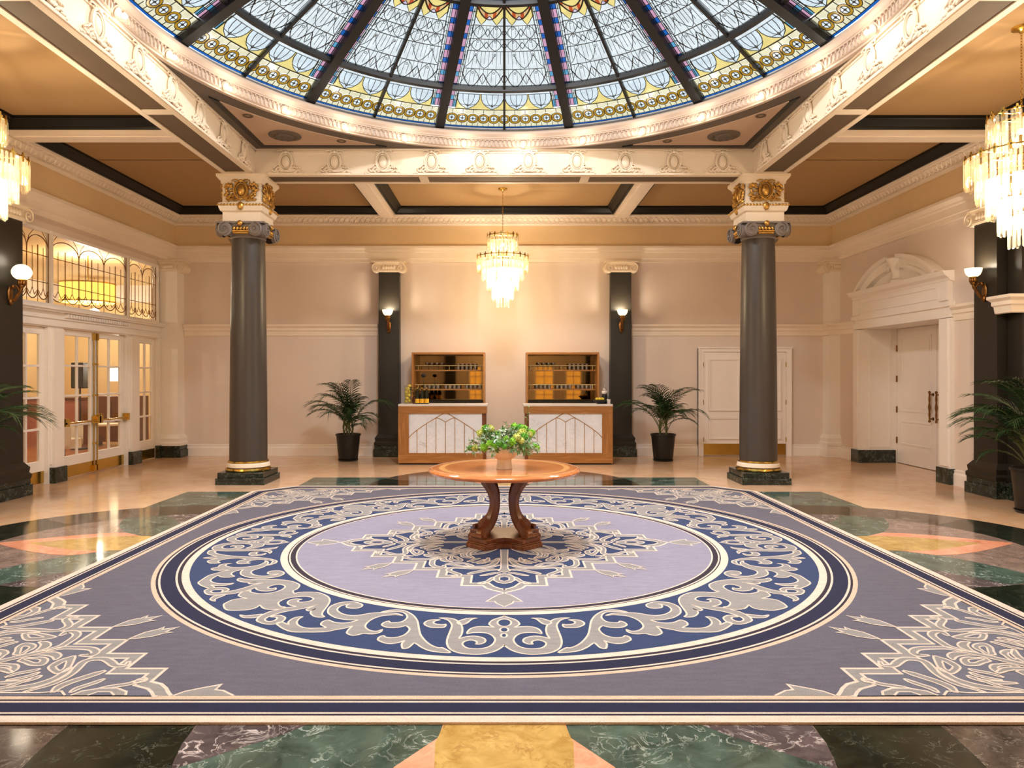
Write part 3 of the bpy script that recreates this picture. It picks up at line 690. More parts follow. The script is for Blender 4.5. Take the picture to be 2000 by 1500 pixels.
# --- right doors with a broken segmental pediment
XD = 7.74; ya, yb = 11.31, 13.85
c = MB()
c.box(XD+0.065, XD+0.1, ya-0.05, yb+0.05, 0, 2.68).box(XR, XD+0.1, yb, yb+0.05, 0, 2.63).box(XR, XD+0.1, ya-0.05, ya, 0, 2.63).box(XR, XD+0.1, ya-0.05, yb+0.05, 2.63, 2.68)  # first box: unseen blocker added to stop light leaking under the doors
for y0, y1 in ((ya-0.30, ya), (yb, yb+0.24)):
    c.box(XR-0.06, XR, y0, y1, 0, 2.62).box(XR-0.08, XR-0.06, y0+0.06, y1-0.06, 0.28, 2.6)
c.box(XR-0.06, XR, ya-0.30, yb+0.24, 2.63, 2.86).box(XR-0.09, XR, ya-0.32, yb+0.26, 2.80, 2.88)
c.box(XR-0.06, XR, ya-0.26, yb+0.20, 2.86, 3.22)
for y0, y1 in ((ya-0.26, ya-0.02), (yb-0.04, yb+0.20)): c.box(XR-0.09, XR-0.06, y0, y1, 2.90, 3.20)
for z0, z1 in ((2.94, 2.965), (3.125, 3.15)): c.box(XR-0.075, XR-0.06, ya+0.04, yb-0.10, z0, z1)
for y0 in (ya+0.04, yb-0.125): c.box(XR-0.075, XR-0.06, y0, y0+0.025, 2.965, 3.125)
ds = struct('trim_15', c, 'white')
pr = [(0, 3.20), (0.07, 3.21), (0.09, 3.25), (0.15, 3.29), (0.17, 3.33), (0.19, 3.36), (0, 3.37)]
MB().sweep(pr, [(XR, ya-0.30), (XR, yb+0.24)]).build('cornice', 'white', ds)
# segmental arch halves, swept in the yz plane
ym = (ya+yb)/2-0.03; rad = 2.03; zc0 = 3.37-1.56
pd = MB()
for s_ in (-1, 1):
    for ro, ri, xx in ((rad, rad-0.20, 0.10), (rad+0.02, rad-0.05, 0.17), (rad-0.16, rad-0.22, 0.13)):
        pts = []
        t0, t1 = math.acos(0.16/rad), math.asin(1.56/rad)
        T_ = [t0+(t1-t0)*i/16 for i in range(17)]
        outer = [(ym+s_*ro*cos(t), zc0+ro*sin(t)) for t in T_]; inner = [(ym+s_*ri*cos(t), max(3.36, zc0+ri*sin(t))) for t in T_]
        v = []; f = []
        for (o1, o2), (i1, i2) in zip(outer, inner):
            v += [(XR-xx, o1, max(3.36, o2)), (XR, o1, max(3.36, o2)), (XR, i1, i2), (XR-xx, i1, i2)]
        for i in range(16):
            for q in range(4): f.append((4*i+q, 4*i+(q+1) % 4, 4*i+4+(q+1) % 4, 4*i+4+q))
        f += [(0, 1, 2, 3), (64, 67, 66, 65)]
        pd.add(v, f)
pd.build('broken_pediment', 'white', ds, 30)
MB().add([(XR-0.02, ym+1.2, 3.36), (XR-0.02, ym-1.2, 3.36)]+[(XR-0.02, ym-1.93*cos(t), zc0+1.93*sin(t)) for t in [0.93+(pi-1.86)*i/16 for i in range(17)]], [tuple(range(19))]).build('tympanum', 'white', ds)
fi = MB().lathe([(0.0, 0), (0.13, 0), (0.14, 0.05), (0.10, 0.08), (0.085, 0.16), (0.12, 0.30), (0.17, 0.37), (0.18, 0.41), (0.19, 0.44), (0.0, 0.45)], (XR-0.03, ym, 3.36), 20)
for s_ in (-1, 1): fi.tube([(XR-0.1, ym+s_*(0.15+0.035*sin(t)*(1-t/9)), 3.66-0.06*cos(t)*(1-t/9)) for t in [i*0.5 for i in range(13)]], 0.02, 6)
fi.build('pediment_bracket', 'white', ds, 40)
for z0, z1 in ((0.30, 2.52),):
    MB().box(XR+0.14, XR+0.17, yb-0.012, yb, z0+0.03, z1-0.03).box(XD-0.16, XD-0.13, yb-0.012, yb, z0+0.03, z1-0.03).box(XR+0.14, XD-0.13, yb-0.012, yb, z0, z0+0.03).box(XR+0.14, XD-0.13, yb-0.012, yb, z1-0.03, z1).build('reveal_panel', 'white', ds)
MB().box(XR-0.09, XD-0.04, yb-0.03, yb+0.27, 0, 0.25).build('marble_foot', 'greenmarble', ds, bevel=0.004)
MB().box(XR-0.09, XD-0.04, ya-0.33, ya+0.03, 0, 0.25).build('marble_foot', 'greenmarble', ds, bevel=0.004)
for n, (a, b) in enumerate((((ya+yb)/2, yb), (ya, (ya+yb)/2))):
    d = struct(f'door_{n+7}', MB().box(XD, XD+0.06, a+0.005, b-0.005, 0.01, 2.625), 'white')
    for z0, z1 in ((0.38, 0.84), (1.02, 2.46)):
        e = 0.15; p = MB(); w_ = 0.03
        p.box(XD-0.012, XD, a+e, a+e+w_, z0+w_, z1-w_).box(XD-0.012, XD, b-e-w_, b-e, z0+w_, z1-w_).box(XD-0.012, XD, a+e, b-e, z0, z0+w_).box(XD-0.012, XD, a+e, b-e, z1-w_, z1).box(XD-0.006, XD, a+e+0.06, b-e-0.06, z0+0.06, z1-0.06)
        p.build('panel', 'white', d)
    h = MB(); y = a+0.10 if n == 0 else b-0.10; x = XD-0.07
    h.lathe([(0.0, 0.86), (0.022, 0.875), (0.022, 0.90), (0.012, 0.92), (0.02, 1.0), (0.014, 1.06), (0.026, 1.14), (0.014, 1.22), (0.02, 1.29), (0.012, 1.38), (0.022, 1.40), (0.022, 1.425), (0.0, 1.44)], (x, y, 0), 12)
    for z in (0.93, 1.37): h.tube([(x, y, z), (XD, y, z)], 0.012, 8); h.lathe([(0.03, 0), (0.03, 0.006), (0, 0.007)], n=10, T=Tm((XD, y, z), (0, -pi/2, 0)))
    h.build('pull_handle', 'bronze', d, 50)
    if n == 0:
        for z in (0.45, 1.05, 1.65, 2.25): MB().tube([(XD-0.012, b-0.008, z-0.06), (XD-0.012, b-0.008, z+0.06)], 0.014).build('hinge', 'bronze', d)

# ================================================================ STAINED-GLASS DOME
ZP = [(0.0, 7.05), (0.5, 7.03), (1.0, 6.92), (2.1, 6.5), (3.2, 5.97), (3.9, 5.60), (4.2, 5.44)]
def zr(r):
    for (r0, z0), (r1, z1) in zip(ZP, ZP[1:]):
        if r <= r1: return z0+(z1-z0)*(r-r0)/(r1-r0)
def DP(phi, r, lift=0.0): return (r*sin(phi), r*cos(phi), zr(r)-lift)   # dome-local, lift goes downwards
def lat(x, r): return x/r                                             # sideways metres -> angle
GLS = {n: see_through('stained_glass_'+n, c, 0.97, 0.15, 0.25, 0.12) for n, c in dict(
    white=(0.192, 0.202, 0.203, 1), pale=(0.175, 0.194, 0.205, 1), cream=(0.21, 0.19, 0.13, 1), yellow=(0.215, 0.17, 0.06, 1),
    amber=(0.115, 0.06, 0.005, 1), blue=(0.003, 0.03, 0.115, 1), sky=(0.03, 0.095, 0.15, 1), pink=(0.165, 0.085, 0.12, 1), red=(0.10, 0.02, 0.012, 1), over_pink=(1, 0.75, 1, 1), over_red=(0.62, 0.12, 0.1, 1)).items()}
GN = list(GLS); GM = [GLS[n] for n in GN]; gi = {n: i for i, n in enumerate(GN)}
dome = thing('stained_glass_dome', 'stained-glass dome with black iron ribs over the hall', 'dome', (0, CY, 0))
def dome_poly(mb, pts, col, lift=0.0, T=None):
    mb.add([DP(p, r, lift) for p, r in pts], [tuple(range(len(pts)))], gi[col])
def dome_rect(mb, p0, p1, r0, r1, col, lift=0.0, n=4):
    v = []; f = []
    for i in range(n+1):
        p = p0+(p1-p0)*i/n; v += [DP(p, r0, lift), DP(p, r1, lift)]
        if i: f.append((2*i-2, 2*i-1, 2*i+1, 2*i))
    mb.add(v, f, gi[col])
def came(mb, pts, w=0.007, lift=0.006):
    w *= 1.45
    """lead strip: thin flat bar following (phi, r) points"""
    P = [Vector(DP(p, r, lift)) for p, r in pts]; v = []; f = []
    for i, p in enumerate(P):
        t = (P[min(i+1, len(P)-1)]-P[max(i-1, 0)]).normalized(); s_ = t.cross(Vector((0, 0, 1))).normalized()*w/2
        v += [p-s_, p+s_, p+s_+Vector((0, 0, 0.005)), p-s_+Vector((0, 0, 0.005))]
        if i:
            a = 4*(i-1); b = 4*i
            f += [(a, a+1, b+1, b), (a+1, a+2, b+2, b+1), (a+3, a, b, b+3)]
    mb.add(v, f)
H = radians(15)
RB = [3.9, 3.584, 3.341, 3.231, 2.928, 2.657, 2.482, 2.292, 2.0, 1.95, 1.3, 0.62]
rc_ = 3.733
def panels(flip):
    fl_ = lambda pts: [(flip*p, r) for p, r in pts]
    out = {}; ca = MB()
    # border: blue edge, cream field; the chain rings are parts of their own
    b = MB(); dome_rect(b, 0, flip*H, 3.9, 3.868, 'blue'); 
    def cell(pc, sg):
        X_ = 0.0815; A_ = [math.acos(X_/0.088)+(pi/2-math.acos(X_/0.088))*i/7 for i in range(8)]
        P0 = lambda x: pc+sg*lat(x, rc_)
        dome_poly(b, fl_([(P0(0), 3.868), (P0(X_), 3.868)]+[(P0(0.088*cos(t)), rc_+0.081*sin(t)) for t in A_]), 'cream')
        dome_poly(b, fl_([(P0(0), 3.60), (P0(X_), 3.60)]+[(P0(0.088*cos(t)), rc_-0.081*sin(t)) for t in A_]), 'cream')
    cell(0, 1)
    for k in range(1, 6): cell(radians(2.5*k), 1); cell(radians(2.5*k), -1)
    dome_rect(b, flip*radians(13.75), flip*H, 3.868, 3.60, 'cream', n=1); dome_rect(b, 0, flip*H, 3.60, 3.584, 'yellow'); out['border_panel'] = b
    came(ca, fl_([(H*i/6, 3.868) for i in range(7)])); came(ca, fl_([(H*i/6, 3.584) for i in range(7)]), 0.016)
    for k in range(6): came(ca, fl_([(radians(2.5*k+1.25), 3.868), (radians(2.5*k+1.25), 3.80)]), 0.005); came(ca, fl_([(radians(2.5*k), 3.66), (radians(2.5*k), 3.584)]), 0.005)
    wl = lambda r: H-lat(0.175, r)      # inner edge of the coloured strip beside the main rib
    # scallop band
    s = MB(); wd = wl(3.45)/2
    dome_rect(s, 0, flip*wl(3.25), 3.33, 3.231, 'white')
    SC = [(1.0, 3.33), (0.99, 3.40), (0.86, 3.46), (0.55, 3.525), (0.0, 3.58)]
    for k in range(2):
        c = wd*(k+0.5); hw = wd*0.47
        for e in (-1, 1): dome_poly(s, fl_([(c+e*wd/2, 3.33)]+[(c+e*hw*x, r) for x, r in SC]+[(c, 3.584), (c+e*wd/2, 3.584)]), 'yellow')
    out['scallop_panel'] = s
    def scal(k):
        c = wd*(k+0.5); hw = wd*0.47
        return [(c-hw, 3.33), (c-hw*0.99, 3.40), (c-hw*0.86, 3.46), (c-hw*0.55, 3.525), (c, 3.58), (c+hw*0.55, 3.525), (c+hw*0.86, 3.46), (c+hw*0.99, 3.40), (c+hw, 3.33)]
    for k in range(2):
        q = MB(); dome_poly(q, fl_(scal(k)), 'pale'); out[f'scallop_pane{k}'] = q
        came(ca, fl_(scal(k))); c = wd*(k+0.5); hw = wd*0.47
        for e in (-1, 1):
            came(ca, fl_([(c, 3.535), (c+e*hw*0.35, 3.48), (c+e*hw*0.5, 3.40), (c+e*hw*0.52, 3.33)]), 0.005)
            came(ca, fl_([(c, 3.52), (c+e*hw*0.75, 3.50)]), 0.005)
        came(ca, fl_([(c, 3.33), (c, 3.58)]), 0.005)
        ang = [2*pi*i/10 for i in range(11)]
        came(ca, fl_([(c+lat(0.016, 3.5)*cos(t), 3.515+0.018*sin(t)) for t in ang]), 0.005)
    came(ca, fl_([(wl(3.335)*i/4, 3.335) for i in range(5)]), 0.005)
    # white bands with pointed leaves
    band = MB(); bounds = RB[3:8]
    cols_ = ['white', 'white', 'white', 'white']
    for j in range(4): dome_rect(band, 0, flip*wl(bounds[j+1]), bounds[j], bounds[j+1], cols_[j])
    out['leaf_panel'] = band
    for j in range(4):
        r0, r1 = bounds[j], bounds[j+1]; came(ca, fl_([(wl(r1)*i/4, r1) for i in range(5)]), 0.01)
        nl = (2, 2, 2, 2)[j]; h = r0-r1
        for k in range(nl):
            w2 = wl((r0+r1)/2)/nl; c = w2*(k+0.5); off = w2/2 if j == 1 else 0
            for sc_ in ((1.0, 0.86) if j == 0 else (1.0,)):
                pts = []
                for i in range(9):
                    t = i/8; x = -1+2*t; pts.append((max(0, min(wl(r0), c+off+w2*0.5*x*sc_)), r0-h*(0.05+0.75*(abs(x)**1.6)*sc_)))
                came(ca, fl_(pts), 0.0055)
            if j in (0, 2, 3):
                for e in (-1, 1): came(ca, fl_([(c+e*w2*0.5*1.0, r0-h*0.2), (c+e*w2*0.2, r0-h*0.8), (c, r1)]), 0.005)
        nv = (10, 10, 9, 9)[j]
        for i in range(1, nv): came(ca, fl_([(wl(r0)*i/nv, r0-(h*0.3 if i % 2 else 0)), (wl(r1)*i/nv, r1)]), 0.0032)
        for i in range(2): 
            c = wl(r1+h*0.25)*(i+0.5)/2; ang = [2*pi*q/8 for q in range(9)]
            came(ca, fl_([(c+lat(0.014, r1)*cos(t), r1+h*0.2+0.016*sin(t)) for t in ang]), 0.004)
    # yellow garland zone and crown
    y = MB(); r0, r1 = 2.292, 2.0; w1 = wl(2.15)
    nl = 2; zz_ = []
    for k in range(nl):
        c = w1*(k+0.5)/nl; hw = w1/nl*0.5
        q = [(c-hw, 2.16), (c-hw*0.6, 2.20), (c-hw*0.45, 2.23), (c, 2.285), (c+hw*0.45, 2.23), (c+hw*0.6, 2.20), (c+hw, 2.16), (c+hw, 2.0), (c-hw, 2.0)]
        zz_ += q[:7]; came(ca, fl_(q[:7]), 0.006)
    dome_poly(y, fl_(zz_+[(w1, 2.0), (0, 2.0)]), 'yellow'); dome_poly(y, fl_(zz_+[(w1, r0), (0, r0)]), 'white')
    ga = []
    N = 16
    for i in range(N+1):
        t = i/N; ga.append((w1*(0.04+0.92*t), 2.02+0.15*sin(pi*t)))
    for i in range(N):
        (p0, a0), (p1, a1) = ga[i], ga[i+1]; h0 = 0.022+0.02*sin(pi*i/N); h1 = 0.022+0.02*sin(pi*(i+1)/N)
        dome_poly(y, fl_([(p0, a0-h0), (p1, a1-h1), (p1, a1+h1), (p0, a0+h0)]), 'over_pink' if i % 5 in (1, 2, 3) else 'over_red', 0.004)
        came(ca, fl_([(p0, a0-h0), (p1, a1-h1)]), 0.014); came(ca, fl_([(p0, a0+h0), (p1, a1+h1)]), 0.014)
    dome_rect(y, 0, flip*H, 2.0, 1.97, 'sky'); dome_rect(y, 0, flip*H, 1.97, 1.86, 'blue'); dome_rect(y, 0, flip*H, 1.86, 1.3, 'cream'); dome_rect(y, 0, flip*H, 1.3, 0.62, 'yellow')
    out['garland_panel'] = y
    # coloured strip beside the main rib
    st = MB(); rr = 3.56; i = 0
    while rr > 2.02:
        h = 0.115 if i % 2 == 0 else 0.075
        r2 = max(2.0, rr-h)
        for e0, e1, cc in ((0.0, 0.035, 0), (0.035, 0.10, 1), (0.10, 0.175, 2)):
            col = ('pink' if i % 2 == 0 else ('sky' if i % 4 == 1 and rr > 3.0 else 'blue')) if cc < 2 else ('white' if i % 3 else 'sky')
            if cc == 2 and rr < 3.3: col = 'white'
            dome_poly(st, [(flip*(H-lat(0.06+e0*0.75, rr)), rr), (flip*(H-lat(0.06+e1*0.75, rr)), rr), (flip*(H-lat(0.06+e1*0.75, r2)), r2), (flip*(H-lat(0.06+e0*0.75, r2)), r2)], col, 0.001)
        came(ca, [(flip*(H-lat(0.06, rr)), rr), (flip*(H-lat(0.18, rr)), rr)], 0.005); rr = r2; i += 1
    for e in (0.085, 0.135, 0.155, 0.19): came(ca, [(flip*(H-lat(e, r)), r) for r in (3.56, 3.2, 2.8, 2.4, 2.0)], 0.006)
    out['rib_strip'] = st
    return out, ca
for flip in (1, -1):
    P_, ca = panels(flip); sfx = ''
    me = {k: mb.mesh(k.rstrip('01'), GM) for k, mb in P_.items()}; cm = ca.mesh('lead_came', 'iron')
    for k in range(12):
        rz = -k*2*H
        pa = None
        for n, m_ in me.items():
            o = link(n.rstrip('01'), m_, dome, rot=(0, 0, rz))
        link('lead_came', cm, dome, rot=(0, 0, rz), kind='stuff')
# chain of amber rings
ch = MB(); rc = 3.733; v = []; N = 18
def ringpt(t, rad): return DP(lat(max(-0.0815, min(0.0815, rad*cos(t))), rc), rc+rad*0.92*sin(t), 0.004)
for i in range(N):
    t0, t1 = 2*pi*i/N, 2*pi*(i+1)/N
    ch.add([ringpt(t0, 0.052), ringpt(t1, 0.052), ringpt(t1, 0.088), ringpt(t0, 0.088)], [(0, 1, 2, 3)], gi['amber'])
    ch.add([ringpt(t0, 0.0), ringpt(t0, 0.052), ringpt(t1, 0.052)], [(0, 1, 2)], gi['white'])
chm = ch.mesh('chain_ring', GM)
cc = MB()
for rad in (0.052, 0.088): came(cc, [(lat(rad*cos(t), rc), rc+rad*0.92*sin(t)) for t in [2*pi*i/N for i in range(N+1)]], 0.005, 0.009)
for t in (0, pi/2): came(cc, [(lat(-0.05*cos(t), rc), rc-0.046*sin(t)), (lat(0.05*cos(t), rc), rc+0.046*sin(t))], 0.005, 0.009)
ang = [2*pi*q/8 for q in range(9)]; came(cc, [(lat(0.013*cos(t), rc), rc+0.013*sin(t)) for t in ang], 0.005, 0.009)
for t in (pi/2, -pi/2): came(cc, [(0, rc+0.082*sin(t)), (0, rc+0.13*sin(t))], 0.005, 0.007)
ccm = cc.mesh('ring_came', 'iron')
for k in range(144):
    if k % 12 == 6: continue
    o = link('chain_ring', chm, dome, rot=(0, 0, -k*radians(2.5)))
    link('ring_came', ccm, o)
# iron ribs, glazing bars and rings
def rib_mesh(name, w, d, r0, r1):
    mb = MB(); v = []; f = []
    rs = [r0+(r1-r0)*i/12 for i in range(13)]
    for r in rs:
        z = zr(r)
        v += [(-w/2, r, z+0.03), (w/2, r, z+0.03), (w/2, r, z-d), (-w/2, r, z-d)]
    for i in range(12):
        for q in range(4): f.append((4*i+q, 4*i+(q+1) % 4, 4*i+4+(q+1) % 4, 4*i+4+q))
    f += [(0, 1, 2, 3), (48, 51, 50, 49)]
    return mb.add(v, f).mesh(name, 'iron')
r1m = rib_mesh('main_rib', 0.13, 0.09, 3.93, 0.55); r2m = rib_mesh('glazing_bar', 0.034, 0.04, 3.92, 0.6)
for k in range(12):
    link('main_rib', r1m, dome, rot=(0, 0, -(k+0.5)*2*H)); link('glazing_bar', r2m, dome, rot=(0, 0, -k*2*H))
for r, w in ((3.231, 0.045), (1.96, 0.04), (0.6, 0.12)):
    z = zr(r); MB().lathe([(r-w/2, z+0.03), (r-w/2, z-0.05), (r+w/2, z-0.065), (r+w/2, z+0.02)], n=96).build('iron_ring', 'iron', dome, 40)
MB().lathe([(0.0, zr(0)), (0.6, zr(0.6))], n=32).build('oculus_pane', GM[gi['white']], dome)
# ================================================================ THE RUG
RC = 7.12
FAB = {n: fabric('wool_'+n, S(*c)) for n, c in dict(cream=(204, 186, 170), beige=(194, 170, 148), navy=(31, 33, 58), plum=(46, 38, 50), blue=(46, 59, 92),
    grey=(136, 131, 128), field=(91, 87, 98), lilac=(134, 128, 144), ground=(98, 98, 110)).items()}
FN = list(FAB); FMAT = [FAB[n] for n in FN]; fi_ = {n: i for i, n in enumerate(FN)}
rug = thing('rug', 'large square blue and lilac patterned wool rug under the table', 'rug', (0, RC, 0))
def octo(h, c=0.0):
    return [(-h+c, -h), (h-c, -h), (h, -h+c), (h, h-c), (h-c, h), (-h+c, h), (-h, h-c), (-h, -h+c)] if c else [(-h, -h), (h, -h), (h, h), (-h, h)]
ZR = 0.016
MB().prism(octo(3.70, 0.5), 0.0049, ZR).build('backing', FAB['beige'], rug, kind='stuff')
def frame_band(h0, h1, c0, name, col, lv):
    k = tan(pi/8); c1 = c0-2*(h0-h1)*(1-1/sqrt(2))*1.0 if False else c0-(h0-h1)*(2-sqrt(2))
    a, b = octo(h0, c0), octo(h1, c1); mb = MB(); n = 8
    mb.add([(x, y, lv) for x, y in a+b], [(i, (i+1) % n, n+(i+1) % n, n+i) for i in range(n)]); mb.build(name, FAB[col], rug)
hs = [(3.70, 3.632, 'cream'), (3.632, 3.612, 'plum'), (3.612, 3.597, 'cream'), (3.597, 3.492, 'navy'), (3.492, 3.475, 'cream'), (3.475, 3.458, 'plum'), (3.458, 3.415, 'beige')]
for h0, h1, c in hs: frame_band(h0, h1, 0.5-(3.70-h0)*(2-sqrt(2)), 'border_band', c, ZR+0.0005)
hc = 0.5-(3.70-3.415)*(2-sqrt(2))
MB().add([(x, y, ZR+0.0005) for x, y in octo(3.415, hc)], [tuple(range(8))]).build('field', FAB['field'], rug)
def circ(r, n=160): return [(r*cos(2*pi*i/n), r*sin(2*pi*i/n)) for i in range(n)]
def ringband(r0, r1, col, lv, name='ring_band'):
    n = 160; a, b = circ(r0), circ(r1)
    MB().add([(x, y, lv) for x, y in a+b], [(i, (i+1) % n, n+(i+1) % n, n+i) for i in range(n)]).build(name, FAB[col], rug)
for r0, r1, c in [(3.20, 3.165, 'beige'), (3.165, 3.147, 'plum'), (3.147, 3.13, 'cream'), (3.13, 3.018, 'navy'), (3.018, 3.001, 'cream'), (3.001, 2.972, 'plum'), (2.972, 2.911, 'cream'), (2.911, 2.162, 'blue'), (2.162, 2.097, 'cream'), (2.097, 2.086, 'plum'), (2.086, 2.072, 'cream'), (2.072, 2.026, 'plum'), (2.026, 2.012, 'cream')]:
    ringband(r0, r1, c, ZR+0.0010)
MB().add([(x, y, ZR+0.0010) for x, y in circ(2.012)], [tuple(range(160))]).build('inner_field', FAB['lilac'], rug)

def fl(px, py, cx=984.0): d = 2334.1/(py-735); return Vector(((px-cx)/1373*d, d-7.12))
def tr(pts, x0, y0, s, cx=984.0): return [fl(x0+u/s, y0+v/s, cx) for u, v in pts]
def outline(mb, P, w, lv, col, closed=True):
    n = len(P); v = []; f = []
    for i in range(n):
        a = P[i-1] if (closed or i) else P[0]; b = P[(i+1) % n] if (closed or i < n-1) else P[-1]
        d1 = (P[i]-a); d2 = (b-P[i])
        if d1.length < 1e-7: d1 = d2
        if d2.length < 1e-7: d2 = d1
        d1 = d1.normalized(); d2 = d2.normalized(); n1 = Vector((-d1.y, d1.x)); n2 = Vector((-d2.y, d2.x))
        k = 1+n1.dot(n2); b_ = (n1+n2)/max(k, 0.5)
        v += [(P[i].x+b_.x*w/2, P[i].y+b_.y*w/2, lv), (P[i].x-b_.x*w/2, P[i].y-b_.y*w/2, lv)]
    for i in range(n if closed else n-1):
        j = (i+1) % n; f.append((2*i, 2*j, 2*j+1, 2*i+1))
    mb.add(v, f, fi_[col])
LV = [0]
def filled(mb, P, lv, col, ol='cream', w=0.013, smooth=3, lo=0.0003):
    LV[0] += 1; lv += (LV[0] % 60)*0.00004 if smooth != 9 else 0
    Q = [Vector(p) for p in P]
    if smooth: Q = smooth_path(Q, smooth, True)
    tris = tessellate_polygon([[Vector((p.x, p.y, 0)) for p in Q]])
    mb.add([(p.x, p.y, lv) for p in Q], tris, fi_[col])
    if ol: outline(mb, Q, w, lv+lo, ol)
def stroke(mb, P, w, lv, smooth=4, ow=0.013, fill='grey', ol='cream', taper=True):
    """leaf-like stroke with an outline; width tapers at both ends"""
    LV[0] += 1; lv += (LV[0] % 60)*0.00004
    Q = smooth_path([Vector(p) for p in P], smooth); n = len(Q); L = []; R = []
    for i, p in enumerate(Q):
        d = (Q[min(n-1, i+1)]-Q[max(0, i-1)]).normalized(); nn = Vector((-d.y, d.x)); t = i/(n-1)
        h = w/2*(min(1, 0.35+3.2*min(t, 1-t)) if taper else 1); L.append(p+nn*h); R.append(p-nn*h)
    v = []; f = []
    for l, r in zip(L, R): v += [(l.x, l.y, lv), (r.x, r.y, lv)]
    for i in range(n-1): f.append((2*i, 2*i+2, 2*i+3, 2*i+1))
    mb.add(v, f, fi_[fill]); outline(mb, L+R[::-1], ow, lv+0.0003, ol)
# --- acanthus scroll of the blue ring; each design turned and mirrored round the circle
T1 = (700, 1190, 6.667); T2 = (500, 1150, 7.692); T3 = (420, 1110, 8.333)
A1 = [(1845, 112), (1790, 140), (1710, 165), (1665, 195), (1648, 225), (1665, 245), (1705, 268), (1640, 262), (1540, 258), (1450, 270), (1395, 295), (1365, 330), (1362, 352), (1385, 350), (1440, 340), (1540, 338), (1630, 350), (1690, 380), (1722, 420), (1722, 450), (1690, 495), (1630, 530), (1540, 550), (1450, 552), (1360, 540), (1310, 510), (1300, 480), (1330, 455), (1390, 438), (1440, 440), (1480, 455), (1488, 475), (1478, 490), (1540, 488), (1590, 465), (1598, 435), (1570, 410), (1500, 390), (1420, 385), (1340, 395), (1258, 415), (1285, 370), (1300, 310), (1290, 250), (1260, 205), (1200, 165), (1120, 148), (1000, 145), (1090, 165), (1135, 195), (1160, 235), (1155, 280), (1120, 370), (1100, 430), (1098, 480), (1115, 530), (1160, 570), (1250, 605), (1380, 622), (1520, 625), (1650, 605), (1740, 575), (1800, 540), (1845, 505)]
A2 = [(1050, 172), (960, 170), (890, 185), (852, 215), (870, 245), (940, 270), (1030, 275), (1100, 272), (1130, 250), (1125, 228), (1100, 235), (1020, 230), (975, 215), (980, 192)]
A3 = [(1530, 150), (1470, 150), (1400, 155), (1285, 195), (1310, 230), (1370, 230), (1420, 205), (1470, 165)]
A4 = [(300, 68), (380, 48), (480, 40), (580, 48), (650, 75), (710, 115), (750, 165), (770, 215), (780, 280), (800, 360), (840, 420), (890, 470), (960, 515), (1040, 540), (1090, 540), (1190, 600), (1100, 602), (1000, 592), (900, 572), (810, 530), (760, 495), (718, 475), (690, 500), (640, 540), (575, 550), (558, 510), (562, 480), (590, 445), (520, 470), (430, 485), (350, 480), (280, 455), (245, 430), (270, 395), (320, 380), (345, 398), (420, 408), (500, 400), (580, 375), (630, 340), (660, 300), (645, 270), (610, 250), (560, 262), (480, 275), (400, 275), (330, 260), (298, 235), (330, 205), (385, 188), (410, 208), (480, 208), (560, 195), (610, 165), (630, 130), (610, 95), (560, 70), (480, 65), (400, 62)]
A5 = [(1538, 435), (1711, 406), (1884, 394), (2023, 400), (2138, 417), (2190, 440), (2092, 429), (2000, 435), (1884, 446), (1757, 487), (1676, 538), (1636, 590), (1642, 625), (1688, 660), (1757, 677), (1826, 675), (1884, 654), (1867, 688), (1803, 712), (1711, 721), (1607, 712), (1520, 735), (1440, 742), (1385, 725), (1355, 700), (1385, 650), (1430, 605), (1330, 632), (1200, 655), (1050, 685), (900, 692), (750, 692), (600, 692), (500, 680), (400, 640), (340, 600), (300, 565), (340, 540), (400, 545), (480, 580), (475, 545), (520, 500), (590, 468), (690, 458), (640, 490), (605, 540), (620, 580), (680, 615), (770, 632), (900, 632), (1040, 625), (980, 590), (968, 565), (1000, 530), (1070, 508), (1110, 520), (1180, 545), (1270, 555), (1360, 550), (1440, 535), (1515, 510), (1420, 508), (1300, 498), (1180, 470), (1100, 425), (1072, 385), (1085, 330), (1140, 285), (1250, 245), (1370, 232), (1480, 235), (1570, 262), (1590, 290), (1550, 320), (1480, 332), (1400, 328), (1355, 315), (1355, 285), (1400, 265), (1340, 275), (1260, 300), (1215, 340), (1220, 370), (1270, 405), (1350, 430), (1440, 440)]
A6 = [(1290, 450), (1320, 435), (1430, 425), (1560, 425), (1680, 435), (1780, 470), (1840, 510), (1860, 560), (1840, 620), (1790, 690), (1740, 760), (1735, 800), (1770, 830), (1700, 838), (1610, 825), (1550, 780), (1560, 735), (1640, 690), (1540, 735), (1480, 720), (1510, 690), (1660, 632), (1560, 660), (1440, 692), (1300, 717), (1130, 747), (980, 787), (870, 827), (808, 865), (815, 895), (870, 908), (950, 895), (1000, 860), (985, 838), (900, 832), (960, 808), (1060, 808), (1130, 840), (1120, 880), (1060, 925), (960, 950), (850, 955), (740, 930), (670, 895), (690, 850), (760, 800), (870, 750), (1000, 715), (1150, 680), (1300, 660), (1230, 645), (1175, 615), (1180, 580), (1230, 550), (1310, 535), (1400, 545), (1345, 560), (1350, 585), (1420, 590), (1520, 575), (1590, 545), (1570, 515), (1500, 498), (1380, 498), (1240, 512), (1120, 540), (1040, 580), (1020, 615), (1060, 660), (1130, 670), (1040, 700), (930, 710), (820, 705), (760, 680), (720, 640), (660, 680), (560, 710), (440, 722), (300, 725), (170, 712)]
A7 = [(400, 800), (480, 815), (600, 805), (755, 788), (700, 830), (620, 848), (500, 848), (430, 835)]
zf = ZR+0.0016
def fitring(P, r0=2.185, r1=2.89):        # keep the design inside the blue band
    out = []
    for p in P:
        r = max(r0, min(r1, p.length)); out.append(p*(r/p.length))
    return out
mirx = lambda P: [Vector((-p.x, p.y)) for p in P]
mird = lambda P: [Vector((p.y, p.x)) for p in P]
